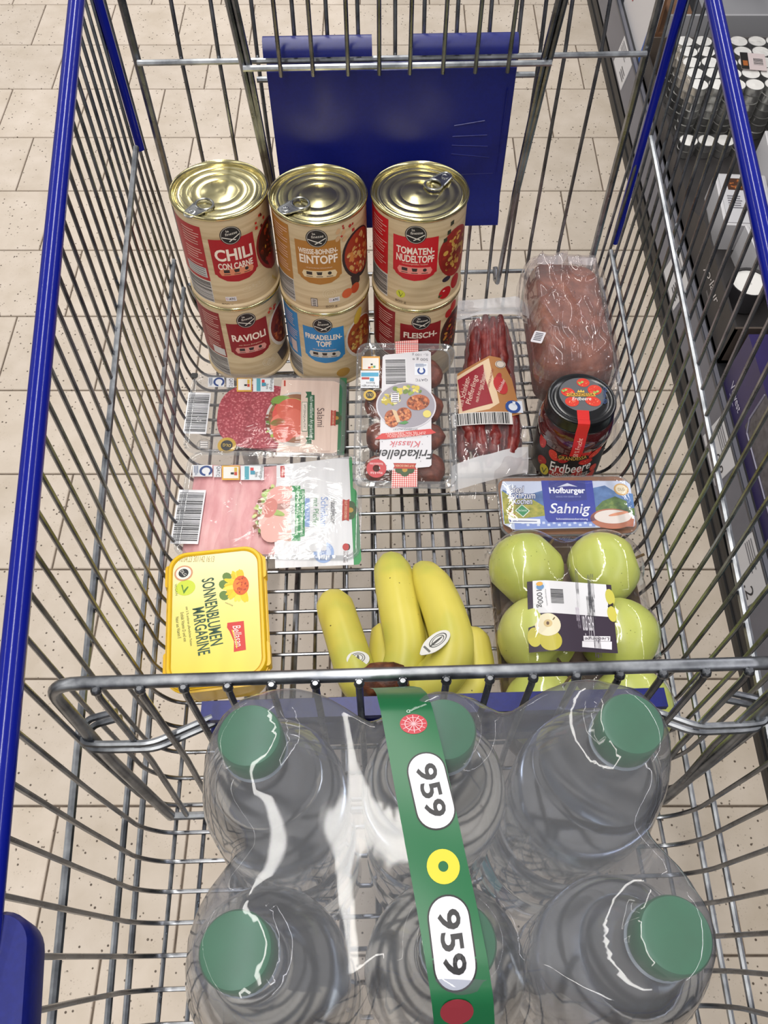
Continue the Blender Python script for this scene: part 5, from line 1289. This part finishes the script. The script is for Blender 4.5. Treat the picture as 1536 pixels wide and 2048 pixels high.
p.tbox('Äpfel grün', (722, 738), (1030, 820), '#e4e0e6', 3, 180-2); p.tbox('Golden Delicious', (695, 698), (890, 724), '#b9aebd', 3, 180-2)
p.poly([(835, 858), (1052, 862), (1052, 902), (838, 898)], '#e6e2e6', 3); p.tbox('Lieblinge', (845, 864), (1045, 896), '#2b1a30', 4, 180, shear=0.25)
p.poly([(825, 900), (1065, 905), (1065, 970), (825, 948)], '#e6e2e6', 3); p.tbox('NATUR', (835, 908), (1060, 958), '#3a2a40', 4, 180-3)
p.ell((448, 850), 0.0062, 0.0095, '#c2b848', 2, 24); p.ell((575, 890), 0.0096, 0.0098, '#bdb13c', 2.4, 26); p.ell((550, 762), 0.0112, 0.0112, '#e3d9b8', 3, 30); p.ell((550, 752), 0.0038, 0.0038, '#cdb47c', 3.5, 18); p.ell((548, 752), 0.0013, 0.0018, '#5a3a1c', 4, 10); p.poly([(585, 725), (600, 705), (606, 712), (592, 730)], '#6a5a30', 4)
p.build('label', ap, lambda x, y, l: (x, y, 0.0805-0.6*max(0, abs(x)-0.03)**1.2+l*0.0002), 0.004)

# ================================================================== bananas
BAN = pm('banana_peel', '#c3b232', 0.38, spec=0.4); _t = NT(BAN); _v = _t.coord()
_c = _t.ramp(_t.noise(_v, 11, 3), [(0.3, '#b3b852'), (0.45, '#d3c658'), (0.7, '#ded064')])
_c = _t.mix(_c, '#9aa63a', _t.ramp(_t.noise(_v, 6, 2), [(0.5, '#000000'), (0.75, '#aaaaaa')]))
_d = _t.ramp(_t.voro(_v, 90), [(0.0, '#ffffff'), (0.05, '#ffffff'), (0.09, '#000000')]); _g = _t.ramp(_t.noise(_v, 28, 2), [(0.56, '#000000'), (0.62, '#ffffff')])
_t.color(_t.mix(_c, '#4d3a1e', _t.mix(_d, _g, 1.0, 'MULTIPLY')))
BTIP = pm('banana_tip', '#3a2c1a', 0.7)
c0 = Vector(LB(762, 1372, 0.045))
bn = thing('banana_bunch', 'bunch of six yellow-green bananas with brown cut crown behind the divider', 'bananas', MC)
def banana(path, r, tip=True):
    P_ = spline([LB(*q) for q in path], 7); n = len(P_); seg = 10; b = MB()
    rad = []
    for k in range(n):
        t_ = k/(n-1)
        f = 1.0
        if t_ < 0.16: f = 0.46+0.54*sin(pi/2*t_/0.16)
        if t_ > 0.80: f = 0.50+0.50*cos(pi/2*(t_-0.80)/0.20)
        rad.append(r*f)
    b.tube(P_, rad, seg=seg)
    o = b.build('banana', bn, BAN, angle=70)
    if tip:
        d = (P_[0]-P_[1]).normalized(); b = MB(); b.tube([P_[0]-d*0.001, P_[0]+d*0.003, P_[0]+d*0.0045], [rad[0]*0.62, rad[0]*0.5, rad[0]*0.25], seg=8); b.build('tip', o, BTIP)
    return o
b1 = banana([(662, 1192, 0.020), (678, 1240, 0.032), (697, 1300, 0.042), (715, 1352, 0.048), (745, 1392, 0.046)], 0.0190)
banana([(776, 1256, 0.016), (772, 1290, 0.020), (768, 1335, 0.024), (764, 1385, 0.030)], 0.0165)
banana([(832, 1180, 0.016), (846, 1240, 0.024), (850, 1300, 0.030), (810, 1370, 0.036)], 0.0165)
b2 = banana([(782, 1118, 0.024), (788, 1165, 0.040), (800, 1230, 0.052), (812, 1300, 0.056), (800, 1355, 0.054), (775, 1385, 0.048)], 0.0198)
banana([(940, 1262, 0.020), (950, 1305, 0.025), (952, 1355, 0.030), (908, 1402, 0.036), (850, 1406, 0.042)], 0.0165)
b3 = banana([(842, 1138, 0.024), (866, 1180, 0.044), (892, 1240, 0.062), (904, 1300, 0.070), (880, 1352, 0.066), (822, 1390, 0.054), (785, 1392, 0.048)], 0.0205)
b = MB(); b.sphere((0, 0, 0), 0.0235, 0.017, 0.015, nu=18, nv=10, fn=lambda q: tuple(Vector(q)*(1+0.18*mnoise.noise(Vector(q)*120))))
b.build('crown', bn, noise_mat('crown_cut', [(0.3, '#2e1608'), (0.55, '#5e2f14'), (0.75, '#7d4a24')], 130, 0.5, bump=0.7, dist=0.002), M=Matrix.Translation(LB(764, 1362, 0.078)))
def fruit_sticker(par, u, v, z, w, h, rot, tilt):
    b = MB(); b.lathe([(1.0, 0.0), (0.98, 0.0004), (0.02, 0.0004)], None, 26)
    b.v = [(x*w, y*h*(1 if y > 0 else 1.25)*(1-0.35*max(0, -y)*abs(x)), z_) for x, y, z_ in b.v]
    Ms = Matrix.Translation(LB(u, v, z)) @ Matrix.Rotation(radians(tilt[0]), 4, 'X') @ Matrix.Rotation(radians(tilt[1]), 4, 'Y') @ Matrix.Rotation(radians(rot), 4, 'Z')
    o = b.build('sticker', par, ink('#d8d6cf'), M=Ms)
    p = Print(); p.ring((0, h*0.15), w*0.55, w*0.62, '#3c3c38', 1, 22, h/w); p.ring((0, h*0.15), w*0.38, w*0.44, '#3c3c38', 1, 20, h/w); p.ell((0, 0), w*0.12, h*0.5, '#33332f', 1.5, 14)
    p.rect((-w*0.5, -h*0.75), (w*0.5, -h*0.62), '#5a5a55', 1); p.build('sticker_print', o, flat(0.0004))
fruit_sticker(b3, 872, 1284, 0.0905, 0.0080, 0.0155, -52, (-8, -8))
fruit_sticker(b1, 716, 1318, 0.0640, 0.0105, 0.0075, 0, (6, 0))
fruit_sticker(b1, 974, 1340, 0.0400, 0.0030, 0.0050, 20, (0, 30))

# ================================================================== six bottles of water
WATER = pm('water_bottle_pet', '#d3dade', 0.06, 0.0, 0.5, **{'Transmission Weight': 1.0, 'IOR': 1.33})
CAPG = noise_mat('green_cap_plastic', [(0.3, '#0c6a3e'), (0.7, '#107547')], 40, 0.34)
WHITER = pm('neck_ring', '#8d9598', 0.3)
six = thing('water_six_pack', 'shrink-wrapped six pack of clear water bottles with green caps and green carrying tape', 'water pack', MC)
BX = (-0.0590, 0.0328, 0.1207); BYS = (0.0805, -0.0125); BH = 0.3505
btl = MB()
btl.lathe([(0.020, 0.006), (0.034, 0.002), (0.0405, 0.006), (0.0432, 0.014), (0.0432, 0.085), (0.0420, 0.090), (0.0432, 0.095), (0.0432, 0.165), (0.0420, 0.170), (0.0432, 0.175), (0.0434, 0.232), (0.0425, 0.248), (0.0392, 0.266), (0.0335, 0.284), (0.0262, 0.301), (0.0195, 0.314), (0.0150, 0.321), (0.0140, 0.326), (0.0140, 0.333)], WATER, 40)
btl_me = btl.mesh('bottle', angle=60)
cp = MB(); n = 60; prof = [(0.0150, 0.3300), (0.0158, 0.3302), (0.0160, 0.3320), (0.0159, 0.3485), (0.0150, 0.3502), (0.0130, 0.3507), (0.0004, 0.3507)]
cp.rings([[((r+(0.00025 if (k % 2 and 0.331 < z < 0.348) else 0))*cos(2*pi*k/n), (r+(0.00025 if (k % 2 and 0.331 < z < 0.348) else 0))*sin(2*pi*k/n), z) for k in range(n)] for r, z in prof], CAPG, False, True)
cap_me = cp.mesh('cap', angle=30)
nr = MB(); nr.lathe([(0.0142, 0.3262), (0.0164, 0.3266), (0.0166, 0.3278), (0.0142, 0.3286)], WHITER, 40, False, False); nr_me = nr.mesh('neck_ring')
rnd = random.Random(2)
for iy in range(2):
    for ix in range(3):
        lean = {0: -0.6, 1: 0.0, 2: 0.8}[ix]
        Mb = Matrix.Translation((BX[ix], BYS[iy], 0.003)) @ Matrix.Rotation(radians(lean), 4, 'Y')
        o = link('bottle', btl_me, six, Mb)
        link('cap', cap_me, o); link('neck_ring', nr_me, o)
cx6 = sum(BX)/3; cy6 = sum(BYS)/2
caps6 = [(x+0.35*sin(radians({0: -0.6, 1: 0.0, 2: 0.8}[i])), y) for i, x in enumerate(BX) for y in BYS]
def outline(th, R_=0.0450):
    "outermost radius at which the film still hugs the bottles, seen from above"
    r_ = 0.22
    while r_ > 0.03:
        x = cx6+r_*cos(th); y = cy6+r_*sin(th)
        if -math.log(sum(math.exp(-75*hypot(x-a, y-b_)) for a in BX for b_ in BYS))/75 < R_-0.0012: return r_
        r_ -= 0.0008
    return r_
def film_top(x, y):
    s_ = 0.0
    for a, b_ in caps6:
        d = hypot(x-a, y-b_); t_ = max(0.0, d-0.0182)
        h = 0.3560-1.5*min(t_, 0.006)-0.42*max(0.0, t_-0.006)
        s_ += math.exp(h*70)
    return math.log(s_)/70-0.0022
b = MB(); NT_ = 150; th_ = [2*pi*k/NT_ for k in range(NT_)]; ro = [outline(t_) for t_ in th_]; rs = []
for j in range(1, 37):
    f = j/36; ring_ = []
    for t_, r_ in zip(th_, ro):
        x = cx6+f*r_*cos(t_); y = cy6+f*r_*sin(t_); z = film_top(x, y)
        e = max(0.0, (0.030-(1-f)*r_)/0.030); z = z-(z-0.245)*e**2.4
        z += 0.0004*mnoise.noise((x*45, y*25, 1))
        ring_.append((x, y, z))
    rs.append(ring_)
for z in (0.235, 0.18, 0.12, 0.06, 0.004):
    rs.append([(cx6+(r_+0.0008*mnoise.noise((k*0.4, z*40, 0)))*cos(t_), cy6+(r_+0.0008*mnoise.noise((k*0.4, z*40, 0)))*sin(t_), z) for k, (t_, r_) in enumerate(zip(th_, ro))])
b.rings(rs, None, True, False)
b.build('shrink_film', six, film_mat('shrink_film', 0.07, '#dde0e7', (18, 0.06), 0.06, 1.40, (1.0, 0.5, 0.6), 0.75))
# carrying tape
TG = '#0f5f36'
def tape_x(y): return 0.0150+(0.0850-y)*0.145
def tape_z(y):
    k = [(0.140, 0.262), (0.128, 0.292), (0.112, 0.330), (0.100, 0.352), (0.088, 0.3605), (0.060, 0.3640), (0.030, 0.3650), (0.0, 0.3635), (-0.020, 0.3605), (-0.034, 0.352), (-0.050, 0.325), (-0.062, 0.285), (-0.066, 0.240)]
    for (a, z0), (c, z1) in zip(k[:-1], k[1:]):
        if c <= y <= a: return z1+(z0-z1)*(y-c)/(a-c)
    return k[0][1] if y > 0.14 else k[-1][1]
def on_tape(x, y, l): return (x, y, tape_z(y)+0.0008*sin(y*90+x*60)+l*0.00016)
b = MB()
b.grid(-1, 1, 6, -0.0655, 0.132, 60, lambda u, y: (tape_x(y)+u*0.0128, y, tape_z(y)+0.0008*sin(y*90+(tape_x(y)+u*0.0128)*60)))
tape = b.build('carrying_tape', six, ink(TG, 0.35))
def tpx(x, y):
    u = 768+x/2; v = 1300+y/2; z = 0.362
    for _ in range(6):
        q = on_plane(MC, z, u, v); z = tape_z(q[1])
    return q
p = Print(tpx)
def pill(c, w, h, rot, col, l):
    cx, cy = tpx(*c); r = radians(rot); q = []
    for x, y in rrect(w/2, h/2, w/2*0.98, 8): q.append((cx+x*cos(r)-y*sin(r), cy+x*sin(r)+y*cos(r)))
    p.poly(q, col, l, mapped=False)
for c, rot in (((188, 560), 10), ((272, 1168), 5)):
    pill(c, 0.0182, 0.0355, rot, '#1b1a1d', 1); pill(c, 0.0168, 0.0340, rot, '#d9d9de', 2)
    p.text('959', c, 0.0240, 0.0096, '#1c1b1f', 3, -90+rot, bold=0.02)
p.ell((118, 298), 0.0066, 0.0052, '#b3303c', 1, 24); p.ring((118, 298), 0.0040, 0.0044, '#e0a8ac', 2, 20, 0.8)
for k in range(6): a = pi*k/6; q = tpx(118, 298); p.px = None; p.poly([(q[0]+0.006*cos(a), q[1]+0.0046*sin(a)), (q[0]+0.006*cos(a+0.07), q[1]+0.0046*sin(a+0.07)), (q[0]-0.006*cos(a), q[1]-0.0046*sin(a)), (q[0]-0.006*cos(a+0.07), q[1]-0.0046*sin(a+0.07))], '#dfa4a8', 2); p.px = tpx
p.ring((237, 866), 0.0022, 0.0072, '#c9bf2c', 1, 28)
p.ell((292, 1448), 0.0070, 0.0042, '#8a2a34', 1, 24); p.text('Quellbrunn', (130, 232), 0.011, 0.0018, '#cfe3d6', 1, 28)
p.build('tape_print', tape, on_tape, (0.004, 0.003))
